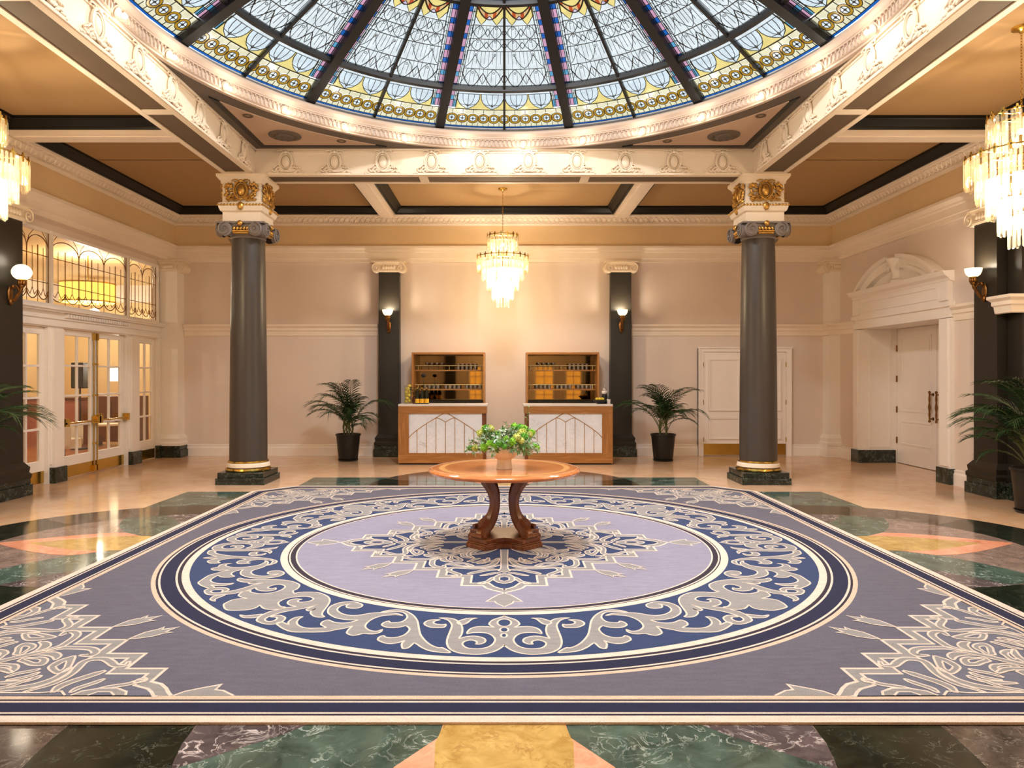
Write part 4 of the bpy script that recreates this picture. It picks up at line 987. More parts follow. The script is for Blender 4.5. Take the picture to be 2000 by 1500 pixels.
def rotp(P, k):
    a = k*pi/2; return [Vector((p.x*cos(a)-p.y*sin(a), p.x*sin(a)+p.y*cos(a))) for p in P]
h1 = fitring(tr(A1, *T1, cx=976.7)); pal = h1+mirx(h1)[::-1]
h6 = fitring(tr(A6, *T3)); bud = h6+mird(h6)[::-1][1:-1]
pieces = [fitring(tr(A2, *T1)), fitring(tr(A3, *T1)), fitring(tr(A4, *T1)), fitring(tr(A5, *T2)), fitring(tr(A7, *T3))]
names = ['curl', 'leaf', 'acanthus_scroll', 'acanthus_scroll', 'leaf']
for k in range(4):
    mb = MB(); filled(mb, rotp(pal, k), zf, 'grey')
    for (u, v, ru, rv) in ((1845, 210, 90, 48), (1843, 303, 55, 30), (1840, 377, 40, 25)):
        e = fitring(tr([(u+ru*cos(2*pi*i/14), v+rv*sin(2*pi*i/14)) for i in range(14)], *T1, cx=976.7)); filled(mb, rotp(e, k), zf+0.0006, 'blue', smooth=2)
    mb.build('palmette', FMAT, rug)
    mb = MB(); filled(mb, rotp(bud, k), zf, 'grey'); mb.build('lily_motif', FMAT, rug)
    for P, n in zip(pieces, names):
        for fn in (lambda q: q, mirx):
            mb = MB(); filled(mb, rotp(fn(P), k), zf, 'grey'); mb.build(n, FMAT, rug)
# --- the stepped medallion: one in the middle, a quarter in each corner of the field
octp = [(1.66, 0.0), (1.63, 0.035), (1.59, 0.09), (1.54, 0.14), (1.47, 0.172), (1.47, 0.345), (1.24, 0.345), (1.24, 0.565), (1.01, 0.565), (1.01, 0.787), (0.787, 0.787)]
quad = [Vector(p) for p in octp]+[Vector((b, a)) for a, b in octp[::-1][1:]]
def inset(P, d):
    out = []; n = len(P)
    for i in range(n):
        a = P[i-1] if i else None; b = P[i+1] if i < n-1 else None
        d1 = (P[i]-a).normalized() if a is not None else None; d2 = (b-P[i]).normalized() if b is not None else None
        if d1 is None: d1 = Vector((0, 1)) if P[i].y < 0.01 else d2
        if d2 is None: d2 = Vector((-1, 0)) if P[i].x < 0.01 else d1
        n1 = Vector((-d1.y, d1.x)); n2 = Vector((-d2.y, d2.x)); out.append(P[i]+(n1+n2)/max(0.6, 1+n1.dot(n2))*d)
    out[0].y = 0.0; out[-1].x = 0.0; return out
inner = inset(quad, 0.072)
T4 = (1760, 1240, 8.333)
def loc4(pts): return [Vector((3.43-p.x, 3.43+p.y)) for p in tr(pts, *T4, cx=984)]   # measured from the corner (a sideways, b forwards)
def medallion(mb, ground, place, corner):
    """one quadrant of the medallion, put in place by the function place"""
    pl = lambda P: [place(Vector(p)) for p in P]
    band = quad+inner[::-1]
    Z = ZR+0.0012 if not corner else ZR+0.0009
    LV[0] = 0
    Q = pl(band); tris = tessellate_polygon([[Vector((p.x, p.y, 0)) for p in Q]])
    mb.add([(p.x, p.y, Z) for p in Q], tris, fi_['grey'])
    Q = pl(inner+[Vector((0, 0))]); tris = tessellate_polygon([[Vector((p.x, p.y, 0)) for p in Q]])
    mb.add([(p.x, p.y, Z) for p in Q], tris, fi_[ground])
    outline(mb, pl(quad), 0.02, Z+0.0005, 'cream', False); outline(mb, pl(inner), 0.018, Z+0.0005, 'cream', False)
    fl_c = 'grey'; zz = Z+0.0006; ww = 0.014
    half = []   # (kind, points, width)
    S_ = lambda pts, w: half.append(('s', loc4(pts), w))
    P_ = lambda pts, hole=None: half.append(('p', loc4(pts), loc4(hole) if hole else None))
    S_([(500, 395), (420, 395), (320, 390), (245, 345), (290, 295), (420, 275), (600, 270), (780, 272), (920, 300), (1060, 345)], 0.045)
    P_([(1060, 350), (900, 340), (820, 370), (810, 410), (860, 450), (920, 470), (950, 430), (1020, 405), (1160, 390), (1300, 400)])
    P_([(1400, 430), (1280, 435), (1180, 425), (1080, 430), (1025, 460), (1040, 510), (1100, 555), (1200, 570), (1330, 560), (1420, 520), (1520, 490)], [(1420, 455), (1200, 460), (1150, 480), (1180, 515), (1250, 520), (1330, 490)])
    P_([(1800, 530), (1640, 540), (1540, 545), (1500, 585), (1540, 640), (1640, 690), (1700, 690), (1760, 665), (1880, 640), (2000, 590)], [(1840, 570), (1720, 570), (1640, 590), (1640, 615), (1720, 625), (1830, 600)])
    P_([(580, 405), (700, 430), (850, 480), (970, 545), (1025, 600), (990, 650), (910, 700), (830, 690), (700, 640), (640, 560), (600, 480)], [(730, 490), (860, 560), (900, 590), (840, 650), (770, 610), (745, 560)])
    S_([(-291, 500), (-250, 560), (-83, 570), (0, 510), (90, 460), (220, 455), (360, 475), (460, 520), (540, 600), (650, 700), (800, 790), (1000, 880), (1200, 940), (1420, 1005)], 0.045)
    S_([(660, 600), (740, 680), (880, 770), (1060, 840), (1300, 905), (1600, 950), (2000, 990)], 0.055)
    S_([(95, 655), (250, 705), (450, 770), (650, 835), (850, 920), (950, 1010)], 0.05)
    S_([(115, 790), (250, 845), (430, 905), (560, 950), (660, 1012)], 0.035)
    S_([(-560, 800), (-420, 830), (-300, 870), (-150, 895), (80, 930), (380, 1000)], 0.035)
    P_([(-590, 785), (-540, 770), (-450, 790), (-370, 835), (-400, 850), (-500, 845), (-570, 820)])
    S_([(1165, 625), (1300, 660), (1500, 695), (1720, 760)], 0.035)
    S_([(1180, 680), (1300, 730), (1480, 775), (1700, 810)], 0.03)
    S_([(1150, 735), (1250, 780), (1420, 825), (1650, 850), (1950, 860)], 0.04)
    half.append(('p', [Vector(q) for q in ((0.20, 0.05), (0.34, 0.10), (0.46, 0.20), (0.50, 0.30), (0.42, 0.32), (0.30, 0.24))], [Vector(q) for q in ((0.36, 0.17), (0.44, 0.25), (0.42, 0.28), (0.34, 0.22))]))
    half.append(('s', [Vector(q) for q in ((0.15, 0.10), (0.3, 0.32), (0.34, 0.5), (0.28, 0.62))], 0.04))
    half.append(('s', [Vector(q) for q in ((0.62, 0.05), (0.72, 0.10), (0.78, 0.2))], 0.03))
    mi_ = lambda P: [Vector((p.y, p.x)) for p in P]
    for kind, P, ex in half:
        for fn in (lambda q: q, mi_):
            q = [p for p in fn(P)]
            q = [Vector((max(0.0, p.x), max(0.0, p.y))) for p in q]
            if kind == 's': stroke(mb, pl(q), ex, zz, 3, 0.013)
            else:
                filled(mb, pl(q), zz, fl_c, smooth=2, w=0.013)
                if ex: filled(mb, pl([Vector((max(0.0, p.x), max(0.0, p.y))) for p in fn(ex)]), zz+0.0004, ground, smooth=2, w=0.011)
    # stems and drops on the axes and the diagonal
    stroke(mb, pl([Vector((0.62, 0.60)), Vector((0.5, 0.5)), Vector((0.3, 0.3)), Vector((0.1, 0.1))]), 0.05, zz+0.0001, 2)
    for fn in (lambda q: q, mi_):
        hl = [(0.3, 0.0), (0.3, 0.035), (0.6, 0.03), (0.95, 0.03), (1.05, 0.05), (1.10, 0.0)]
        q = pl(fn([Vector(p) for p in hl])); mb.add([(p.x, p.y, zz+0.0019) for p in q], [tuple(range(6))], fi_['grey']); outline(mb, q[1:], 0.013, zz+0.0021, 'cream', False)
        hl = [(1.13, 0.0), (1.16, 0.05), (1.24, 0.085), (1.33, 0.085), (1.40, 0.045), (1.42, 0.0)]
        q = pl(fn([Vector(p) for p in hl])); mb.add([(p.x, p.y, zz+0.0019) for p in q], [tuple(range(6))], fi_['grey']); outline(mb, q, 0.014, zz+0.0021, 'cream', False)
        hl = [(1.22, 0.0), (1.25, 0.04), (1.32, 0.04), (1.36, 0.0)]
        q = pl(fn([Vector(p) for p in hl])); mb.add([(p.x, p.y, zz+0.0022) for p in q], [tuple(range(4))], fi_[ground]); outline(mb, q, 0.012, zz+0.0024, 'cream', False)
    # tulips on the two middle steps and the palmette at the tips
    tul = [(0, 0), (.06, .03), (.12, .055), (.17, .055), (.20, .05), (.25, .075), (.22, .03), (.25, .02), (.32, 0.0), (.25, -.02), (.22, -.03), (.25, -.075), (.20, -.05), (.17, -.055), (.12, -.055), (.06, -.03)]
    c45 = cos(pi/4)
    for bx, by in ((1.01, 0.787), (0.787, 1.01)):
        filled(mb, pl([Vector((bx+(t-s_)*c45, by+(t+s_)*c45)) for t, s_ in tul]), zz, 'grey', smooth=0)
    fleur = [(1.67, 0), (1.71, .05), (1.78, .09), (1.87, .135), (1.865, .07), (1.91, .06), (1.99, 0)]
    for fn in (lambda q: q, mi_):
        q = pl(fn([Vector(p) for p in fleur])); mb.add([(p.x, p.y, zz) for p in q], tessellate_polygon([[Vector((p.x, p.y, 0)) for p in q]]), fi_['grey']); outline(mb, q, 0.013, zz+0.0003, 'cream', False)
for k in range(4):
    a = k*pi/2
    mb = MB(); medallion(mb, 'blue', lambda p: Vector((p.x*cos(a)-p.y*sin(a), p.x*sin(a)+p.y*cos(a))), False); mb.build('medallion_quarter', FMAT, rug)
    sx, sy = ((1, -1), (1, 1), (-1, 1), (-1, -1))[k]
    mb = MB(); medallion(mb, 'ground', lambda p: Vector((sx*(3.416-p.x), sy*(3.416-p.y))), True)
    # the corner of the field is cut off: keep what lies inside it
    h, c = 3.413, hc
    keep = []
    km = []
    for f, m_ in zip(mb.f, mb.m):
        if all(abs(mb.v[i][0])+abs(mb.v[i][1]) < 2*h-c+0.0 for i in f): keep.append(f); km.append(m_)
        elif len(f) == 3 and m_ in (fi_['ground'],):
            # clip the big ground triangles against the cut corner
            poly = [mb.v[i] for i in f]; d = lambda p: 2*h-c-abs(p[0])-abs(p[1]); o = []
            for i in range(len(poly)):
                p, q = poly[i], poly[(i+1) % len(poly)]; dp, dq = d(p), d(q)
                if dp >= 0: o.append(p)
                if dp*dq < 0:
                    t = dp/(dp-dq); o.append(tuple(p[j]+(q[j]-p[j])*t for j in range(3)))
            if len(o) > 2:
                b = len(mb.v); mb.v += o; keep.append(tuple(range(b, b+len(o)))); km.append(m_)
    mb.f, mb.m = keep, km
    mb.build('corner_medallion', FMAT, rug)
# ================================================================ FURNITURE
M['oak'] = wood('bar_oak', S(150, 100, 50), S(188, 134, 76), 2, 0.35, coat=0.1)
M['oakh'] = wood('bar_oak_along', S(150, 100, 50), S(188, 134, 76), 0, 0.35, coat=0.1)
M['pale_brass'] = mat('pale_brass', S(224, 200, 140), 0.35, 0.5)
M['mahog'] = wood('polished_mahogany', S(184, 108, 58), S(214, 142, 88), 0, 0.12, coat=0.5)
M['mahogd'] = wood('carved_mahogany', S(104, 56, 26), S(146, 84, 42), 2, 0.28, coat=0.3)
M['inlayw'] = wood('satinwood_inlay', S(212, 150, 84), S(226, 170, 104), 0, 0.15, coat=0.4)
M['wmarble'] = marble('white_marble', S(230, 236, 248), S(242, 246, 255), S(160, 160, 168), 3, 0.02, 0.2, 0.5)
M['stone'] = mat('white_stone', S(226, 218, 212), 0.25, var=0.02)
# --- round table
tb = thing('pedestal_table', 'round mahogany pedestal table in the middle of the rug', 'table', (0, RC, ZR+0.0022))
MB().lathe([(0, 0.762), (0.70, 0.762), (0.735, 0.760), (0.755, 0.752), (0.764, 0.742), (0.764, 0.732), (0.75, 0.722), (0.74, 0.712), (0.70, 0.708), (0, 0.708)][::-1], n=96).build('tabletop', 'mahog', tb, 30)
MB().lathe([(0.60, 0.7625), (0.66, 0.7625)][::-1], n=96).build('inlay_band', 'inlayw', tb)
MB().lathe([(0, 0.66), (0.40, 0.66), (0.42, 0.67), (0.42, 0.708)], n=48).build('under_block', 'mahogd', tb, 30)
bp = []
for k in range(4):
    a = pi/4+k*pi/2
    for da, r in ((-0.33, 0.40), (0.33, 0.40)): bp.append((r*cos(a+da), r*sin(a+da)))
    for q in (0.2, 0.5, 0.8):
        an = a+0.33+(pi/2-0.66)*q; r = 0.24 if q == 0.5 else 0.275; bp.append((r*cos(an), r*sin(an)))
bp2 = [(x*1.06, y*1.06) for x, y in bp]
MB().prism(bp2, 0, 0.045).prism([(x*0.97, y*0.97) for x, y in bp2], 0.045, 0.06).prism(bp, 0.06, 0.10).build('base', 'mahogd', tb, bevel=0.006)
lg = [(0.34, 0.10), (0.335, 0.14), (0.28, 0.185), (0.215, 0.24), (0.175, 0.31), (0.155, 0.39), (0.16, 0.47), (0.195, 0.55), (0.25, 0.62), (0.30, 0.68)]
lw = [0.062, 0.058, 0.05, 0.046, 0.045, 0.046, 0.05, 0.056, 0.064, 0.072]
for k in range(4):
    a = pi/4+k*pi/2; Q = smooth_path([Vector(p) for p in lg], 3); n = len(Q); mb = MB(); v = []; f = []
    for i, p in enumerate(Q):
        d = (Q[min(n-1, i+1)]-Q[max(0, i-1)]).normalized(); nn = Vector((d.y, -d.x)); wd = lw[min(9, i//3)]; th = 0.04
        for s1, s2 in ((-1, -1), (1, -1), (1.0, -0.3), (0.55, 0.6), (-0.55, 0.6), (-1.0, -0.3)):
            r = p.x+nn.x*th*s2*1.2; z = p.y+nn.y*th*s2*1.2; v.append((r*cos(a)-s1*wd*sin(a), r*sin(a)+s1*wd*cos(a), z))
    for i in range(n-1):
        for q in range(6): f.append((6*i+q, 6*i+(q+1) % 6, 6*i+6+(q+1) % 6, 6*i+6+q))
    f += [tuple(range(6)), tuple(range(6*n-6, 6*n))[::-1]]
    mb.add(v, f)
    T = Matrix.Rotation(a, 4, 'Z')
    for zc, rr_, rc_ in ((0.122, 0.022, 0.375),):     # scrolls at foot and knee
        mb.tube([(rc_, -0.075, zc), (rc_, 0.075, zc)], rr_, 10, 0, T)
    mb.build('leg', 'mahogd', tb, 35)
# --- vase and flowers
vz = RC-0.12
va = thing('vase', 'pale clay footed vase on the round table', 'vase', (0.0, vz, ZR+0.0022+0.763))
MB().lathe([(0, 0), (0.078, 0), (0.080, 0.01), (0.070, 0.07), (0.072, 0.095), (0.11, 0.12), (0.135, 0.16), (0.14, 0.20), (0.135, 0.22), (0.128, 0.22), (0.128, 0.19), (0.0, 0.14)], n=40).build('bowl', mat('clay_glaze', S(240, 230, 216), 0.45), va, 50)
bq = thing('flower_bouquet', 'bouquet of green flower balls and glossy leaf sprays in the clay vase', 'flowers', (0.0, vz, ZR+0.0022+0.763+0.15), 0, None, 1.1)
M['leaf1'] = mat('olive_leaf', S(98, 138, 78), 0.32, var=0.3, scale=20); M['leaf2'] = mat('grey_green_leaf', S(178, 192, 170), 0.28, var=0.2, scale=20)
M['pom1'] = mat('lime_bloom', S(136, 196, 46), 0.7, var=0.3, scale=60, bmp=0.6, bscale=150); M['pom2'] = mat('pale_green_bloom', S(200, 206, 104), 0.7, var=0.25, scale=60, bmp=0.6, bscale=150)
M['pom3'] = mat('mid_green_bloom', S(92, 164, 46), 0.7, var=0.3, scale=60, bmp=0.6, bscale=150); M['stem'] = mat('plant_stem', S(88, 110, 52), 0.6)
def pom_mesh(m, seed):
    rr = random.Random(seed); mb = MB(); mb.ball((0, 0, 0), 0.032, n=10, m=7)
    for i in range(70):
        d = Vector((rr.gauss(0, 1), rr.gauss(0, 1), rr.gauss(0, 1))).normalized(); T = Matrix.Translation(d*0.034) @ d.to_track_quat('Z', 'Y').to_matrix().to_4x4()
        mb.add([(0.008, 0, -0.004), (-0.004, 0.007, -0.004), (-0.004, -0.007, -0.004), (0, 0, 0.011)], [(0, 1, 3), (1, 2, 3), (2, 0, 3)], 0, T)
    return mb.mesh('flower_head', m)
def leaf_add(mb, base, d, L, W, mi=0, droop=0.3):
    d = d.normalized(); s_ = d.cross(Vector((0, 0, 1)));  s_ = s_.normalized() if s_.length > 1e-3 else Vector((1, 0, 0)); u = s_.cross(d)
    P = [base+d*L*t-Vector((0, 0, 1))*droop*L*t*t for t in (0, 0.35, 0.7, 1.0)]
    v = [P[0], P[1]+s_*W/2+u*W*0.15, P[1], P[1]-s_*W/2+u*W*0.15, P[2]+s_*W*0.42+u*W*0.12, P[2], P[2]-s_*W*0.42+u*W*0.12, P[3]]
    mb.add(v, [(0, 1, 2), (0, 2, 3), (1, 4, 5, 2), (2, 5, 6, 3), (4, 7, 5), (5, 7, 6)], mi)
def sprig_mesh(seed):
    rr = random.Random(seed); mb = MB(); L = 0.26
    sp = [Vector((0.02*sin(i*0.8+seed), 0.015*cos(i), L*i/7)) for i in range(8)]; mb.tube(sp, 0.0025, 4, 2)
    for i in range(2, 8):
        for k in range(3):
            a = rr.uniform(0, 2*pi); leaf_add(mb, sp[i], Vector((cos(a), sin(a), 0.8)), rr.uniform(0.05, 0.075), rr.uniform(0.014, 0.02), 0 if rr.random() < 0.6 else 1, 0.2)
    leaf_add(mb, sp[7], Vector((0, 0, 1)), 0.06, 0.017)
    return mb.mesh('leaf_spray', ['leaf1', 'leaf2', 'stem'])
spr = [sprig_mesh(i) for i in range(4)]; poms = [pom_mesh(m, i) for i, m in enumerate(('pom1', 'pom2', 'pom3'))]
rr = random.Random(11)
def aim(d): return d.normalized().to_track_quat('Z', 'Y').to_euler()
for i in range(110):
    a = rr.uniform(0, 2*pi); e = rr.uniform(-0.35, 1.3); d = Vector((cos(a)*cos(e), sin(a)*cos(e), sin(e)))
    st = Vector((d.x*0.10, d.y*0.08, 0.06+0.03*rr.random())); s_ = rr.uniform(0.68, 0.95)*(1.0-0.28*max(0, sin(e))) 
    if e < 0.35: s_ *= 1.05
    link('leaf_spray', spr[i % 4], bq, loc=st, rot=aim(d), scale=(s_, s_, s_))
for i in range(40):
    a = i*2.4; e = math.asin(-0.1+1.05*((i*0.7549) % 1.0)); d = Vector((cos(a)*cos(e)*1.3, sin(a)*cos(e)*1.05, sin(e)*0.85)); R_ = rr.uniform(0.205, 0.24)
    if abs(d.x) > 1.0 and i % 2: d.x *= 1.1
    k = (0, 2, 0, 1, 2, 1, 0)[i % 7]; s_ = rr.uniform(0.7, 1.0); c = d*R_+Vector((0, 0, 0.07))
    link('flower_head', poms[k], bq, loc=c, scale=(s_, s_, s_), rot=(a, e, 0))
mb = MB()
for i in range(12):
    a = i*pi/6; mb.tube([(0.02*cos(a), 0.02*sin(a), 0.0), (0.16*cos(a), 0.16*sin(a), 0.16)], 0.004, 4)
mb.build('stems', 'stem', bq, kind='stuff')
mb = MB(); mb.tube([(0.12, -0.02, 0.15), (0.2, -0.03, 0.28), (0.215, -0.03, 0.43)], 0.0025, 4, 1)
for i in range(7): leaf_add(mb, Vector((0.2+0.004*i, -0.03, 0.30+0.02*i)), Vector((cos(i*2.4), sin(i*2.4), 0.6)), 0.055, 0.016)
mb.build('tall_spray', ['leaf1', 'stem'], bq)

# --- the two bar counters
def bar(cx, label, side):
    """side -1: broad post on the left, narrow recessed post on the right; +1 mirrored"""
    t = thing('bar_counter', label, 'bar', (cx, 13.5, 0)); W = 0.85; f = -side
    X = lambda a, b: (min(a*f, b*f), max(a*f, b*f))
    def bx(mb, a, b, *r, **k):
        x0, x1 = X(a, b); mb.box(x0, x1, *r, **k); return mb
    bx(MB(), -W+0.02, W-0.08, 0.06, 0.55, 0.0, 0.04).build('foot', 'iron', t)  # black box stands in for the shadow gap at the floor
    bx(MB(), -W, W+0.02, -0.0, 0.60, 1.125, 1.165).build('counter_top', 'stone', t, bevel=0.004)
    bx(MB(), -W, W, 0.0, 0.58, 0.985, 1.125).build('top_rail', 'oakh', t, bevel=0.003)
    bx(MB(), -W, W-0.07, 0.0, 0.58, 0.03, 0.225).build('bottom_rail', 'oakh', t, bevel=0.003)
    bx(MB(), -W, -W+0.205, 0.0, 0.58, 0.225, 0.985).build('post', 'oak', t, bevel=0.003)
    bx(MB(), W-0.09, W-0.01, 0.05, 0.58, 0.03, 0.985).build('post', 'mahogd', t, bevel=0.003)
    bx(MB(), -W+0.205, W-0.09, 0.03, 0.06, 0.225, 0.985).build('marble_panel', 'wmarble', t)
    bx(MB(), -W+0.205, W-0.09, 0.5, 0.56, 0.06, 0.985).build('back_panel', 'oak', t)
    x0, x1 = X(-W+0.205, W-0.09); c = (x0+x1)/2; hw = (x1-x0)/2; y = 0.027
    def strip(pts, r=0.007):
        MB().tube([(x, y, z) for x, z in pts], r, 4).build('brass_inlay', 'gold', t)
    zb, zt = 0.225, 0.985
    ga = lambda u: 0.525+0.46*(1-abs(u))**0.9     # the big pointed arch
    for s_ in (-1, 1): strip([(c+s_*hw*(1-i/12), 0.52+0.485*(i/12)**0.8) for i in range(13)])
    gz = lambda u: 0.52+0.485*(1-abs(u))**0.8
    for i in (-3, -2, -1, 1, 2, 3): strip([(c+hw*i/3.85, zb), (c+hw*i/3.85, gz(i/3.85))], 0.006)
    strip([(c, zb), (c, 0.82)], 0.006)
    for s_ in (-1, 1): strip([(c, 0.82), (c+s_*hw*0.08, 0.855), (c+s_*hw*0.16, 0.885), (c+s_*hw/3.85, 0.905)], 0.006)
    return t
bar(-1.19, 'left oak bar counter with white marble front and brass fan inlay', -1)
bar(1.235, 'right oak bar counter with white marble front and brass fan inlay', 1)

# --- mirrored shelf units on the wall behind the bars
def shelf_unit(x0, x1, label):
    t = thing('shelf_unit', label, 'shelf unit', ((x0+x1)/2, YB, 1.05)); w = (x1-x0)/2; d = 0.62; h = 1.145
    MB().box(-w, w, -d, 0, h-0.045, h).build('top_panel', 'oakh', t, bevel=0.003)
    for s_ in (-1, 1): a, b = sorted((s_*w, s_*(w-0.035))); MB().box(a, b, -d, 0, 0, h-0.045).build('side_panel', 'oak', t, bevel=0.003)
    MB().box(-w+0.035, w-0.035, -d, 0, 0.0, 0.03).build('bottom_panel', 'oakh', t)
    MB().box(-w+0.035, w-0.035, -0.03, -0.005, 0.03, h-0.045).build('mirror_panel', 'mirror', t)
    MB().box(-w+0.035, w-0.035, -d+0.1, -0.05, 0.03, 0.14).build('plinth', 'iron', t)
    for z in (0.36, 0.76):
        s = MB().box(-w+0.035, w-0.035, -0.36, -0.03, z, z+0.025).build('shelf', 'oakh', t)
        r = MB().tube([(-w+0.035, -0.34, z+0.115), (w-0.035, -0.34, z+0.115)], 0.010, 6)
        for x in (-w+0.1, 0, w-0.1): r.tube([(x, -0.34, z+0.02), (x, -0.34, z+0.115)], 0.006, 6)
        r.build('brass_rail', 'pale_brass', s, 50)
    return t
shelf_unit(-1.905, -0.40, 'left mirrored oak shelf unit with brass rails behind left bar')
shelf_unit(0.45, 1.95, 'right mirrored oak shelf unit with brass rails behind right bar')
coupe = MB().lathe([(0.0, 0), (0.034, 0.0), (0.005, 0.006), (0.005, 0.085), (0.02, 0.10), (0.04, 0.13), (0.043, 0.155), (0.041, 0.155), (0.037, 0.13), (0.0, 0.10)], n=14).mesh('wine_glass', 'barglass', 50)
tumb = MB().lathe([(0.0, 0), (0.034, 0), (0.040, 0.13), (0.037, 0.13), (0.031, 0.015), (0.0, 0.015)], n=14).mesh('tumbler', 'barglass', 50)
short = MB().lathe([(0.0, 0), (0.037, 0), (0.040, 0.085), (0.037, 0.085), (0.034, 0.015), (0.0, 0.015)], n=14).mesh('tumbler', 'barglass', 50)
for cx, side in ((-1.1525, 'left'), (1.2, 'right')):
    for n, me_, x0, k, st, z, row, lab in (
        ('wine_glass', coupe, -0.48, 4, 0.105, 0.785, 0.17, 'stemmed glass on the upper left of the {} shelf unit'),
        ('tumbler', tumb, 0.18, 5, 0.09, 0.785, 0.16, 'tall tumbler on the upper right of the {} shelf unit'),
        ('tumbler', short, -0.08, 4, 0.09, 0.385, 0.16, 'short tumbler on the lower middle of the {} shelf unit'),
        ('tumbler', short, -0.52, 4, 0.09, 0.385, 0.16, 'short tumbler on the lower left of the {} shelf unit'),
        ('tumbler', short, 0.36, 4, 0.09, 0.385, 0.16, 'short tumbler on the lower right of the {} shelf unit')):
        for i in range(k):
            o = link(n, me_, loc=(cx+x0+st*i, YB-row-0.05, 1.05+z)); tag(o, lab.format(side)+', '+('first', 'second', 'third', 'fourth', 'fifth')[i]+' from the left', 'glass', lab.format(side).replace('glass on', 'glasses on').replace('tumbler on', 'tumblers on'))
# --- things standing on the left bar
bt = 1.165
bot = thing('bottle', 'dark sparkling wine bottle with yellow label on left bar, middle of the three', 'bottle', (-1.60, 13.66, bt), 0, 'sparkling wine bottles on the left bar')
MB().lathe([(0, 0), (0.042, 0), (0.044, 0.01), (0.044, 0.16), (0.036, 0.20), (0.018, 0.25), (0.016, 0.30)], n=20).build('glass_body', mat('bottle_glass', S(18, 26, 16), 0.08), bot, 50)
MB().lathe([(0.021, 0.225), (0.017, 0.26), (0.016, 0.29), (0.018, 0.30), (0.018, 0.315), (0.0, 0.32)], n=16).build('foil', mat('gold_foil', S(214, 176, 84), 0.35, 0.8), bot, 50)
MB().lathe([(0.0447, 0.02), (0.0447, 0.10)], n=20).build('label', mat('yellow_label', S(232, 176, 40), 0.5), bot, 60)
for w_, x in (('right', -1.51), ('left', -1.69)): copy_tree(bot, (x+0.0, 13.66, bt), None, f'dark sparkling wine bottle with yellow label on left bar, {w_} of the three')
M['lemon'] = mat('lemon_peel', S(232, 206, 70), 0.45, var=0.1, bmp=0.1)
lem = MB().ball((0, 0, 0), 0.033, 0.033, 0.043, 12, 8).ball((0, 0, 0.042), 0.008, n=6, m=4).mesh('lemon', 'lemon', 60)
t = thing('glass_cylinder', 'tall clear glass cylinder filled with lemons on left end of left bar', 'vase', (-1.88, 13.68, bt))
MB().lathe([(0, 0), (0.072, 0), (0.074, 0.36), (0.070, 0.36), (0.068, 0.012), (0, 0.012)], n=28).build('cylinder', 'glass', t, 40)
for i in range(11):
    z = 0.055+0.058*(i//2); a = (i//2)*1.3+(i % 2)*pi
    tag(link('lemon', lem, loc=(-1.88+0.032*cos(a), 13.68+0.032*sin(a), bt+z), rot=(1.2+i, 0.4*i, i)), 'lemon inside the glass cylinder on the left bar', 'lemon', 'lemons in the glass cylinder')
M['darkleaf'] = mat('dark_leaf', S(24, 52, 24), 0.45, var=0.25, scale=20)
t = thing('posy_vase', 'small brown glass vase of dark greenery beside the lemons', 'vase', (-1.755, 13.74, bt))
MB().lathe([(0, 0), (0.04, 0), (0.05, 0.05), (0.045, 0.11), (0.03, 0.14), (0.034, 0.15)], n=20).build('pot', mat('brown_glass', S(84, 40, 22), 0.1), t, 50)
for k in range(9):
    mb = MB(); a = k*2.4; d = Vector((cos(a)*0.6, sin(a)*0.4, 1)); sp = [Vector((0, 0, 0.12))+d*0.03*i for i in range(7)]; mb.tube(sp, 0.002, 4)
    for i in range(2, 7):
        for s_ in (0, 1): leaf_add(mb, sp[i], Vector((cos(a+i+s_*pi), sin(a+i+s_*pi), 0.5)), 0.07, 0.03)
    mb.build('leaf_spray', 'darkleaf' if k % 3 else 'leaf1', t)
t = thing('tall_flower', 'tall stem with dark round flower head behind the wine bottles', 'flower', (-1.60, 13.9, bt))
MB().lathe([(0, 0), (0.03, 0), (0.035, 0.06), (0.015, 0.10), (0.017, 0.13)], n=14).build('bud_vase', 'iron', t, 50)
mb = MB().tube([(0, 0, 0.1), (0.01, 0, 0.3), (-0.005, 0, 0.52)], 0.004, 5); mb.build('stem', 'darkleaf', t)
MB().ball((0.0, 0, 0.55), 0.05, 0.05, 0.04, 12, 8).build('flower_head', mat('dark_bloom', S(26, 22, 26), 0.8, bmp=0.6), t, 60)
mb = MB(); sp = [Vector((0.02+0.04*i, 0, 0.14+0.045*i)) for i in range(7)]; mb.tube(sp, 0.003, 4)
for i in range(2, 7):
    for s_ in (-1, 1): leaf_add(mb, sp[i], Vector((0.4*s_, 0.2, 0.8)), 0.06, 0.03)
mb.build('leaf_spray', 'darkleaf', t)
# --- and on the right bar
t = thing('fruit_bowl', 'low black bowl holding lemons on right end of right bar', 'bowl', (1.86, 13.66, bt))
MB().lathe([(0, 0), (0.06, 0), (0.065, 0.01), (0.11, 0.045), (0.135, 0.075), (0.128, 0.077), (0.1, 0.05), (0, 0.02)], n=28).build('bowl', 'iron', t, 50)
for x, y in ((-0.06, 0.0), (0.0, -0.03), (0.045, 0.02), (-0.01, 0.045)):
    tag(link('lemon', lem, loc=(1.86+x, 13.66+y, bt+0.09), rot=(1.3, x*20, y*30)), 'lemon in the black bowl on the right bar', 'lemon', 'lemons in the black bowl')
t = thing('decanter', 'round dark bottle with white band and stopper behind the black bowl', 'bottle', (1.97, 13.82, bt))
MB().lathe([(0, 0), (0.05, 0), (0.055, 0.12), (0.05, 0.17), (0.045, 0.19)], n=20).build('body', 'iron', t, 50); MB().lathe([(0.045, 0.19), (0.055, 0.20), (0.055, 0.235), (0.045, 0.25)], n=20).build('white_band', 'stone', t, 50)
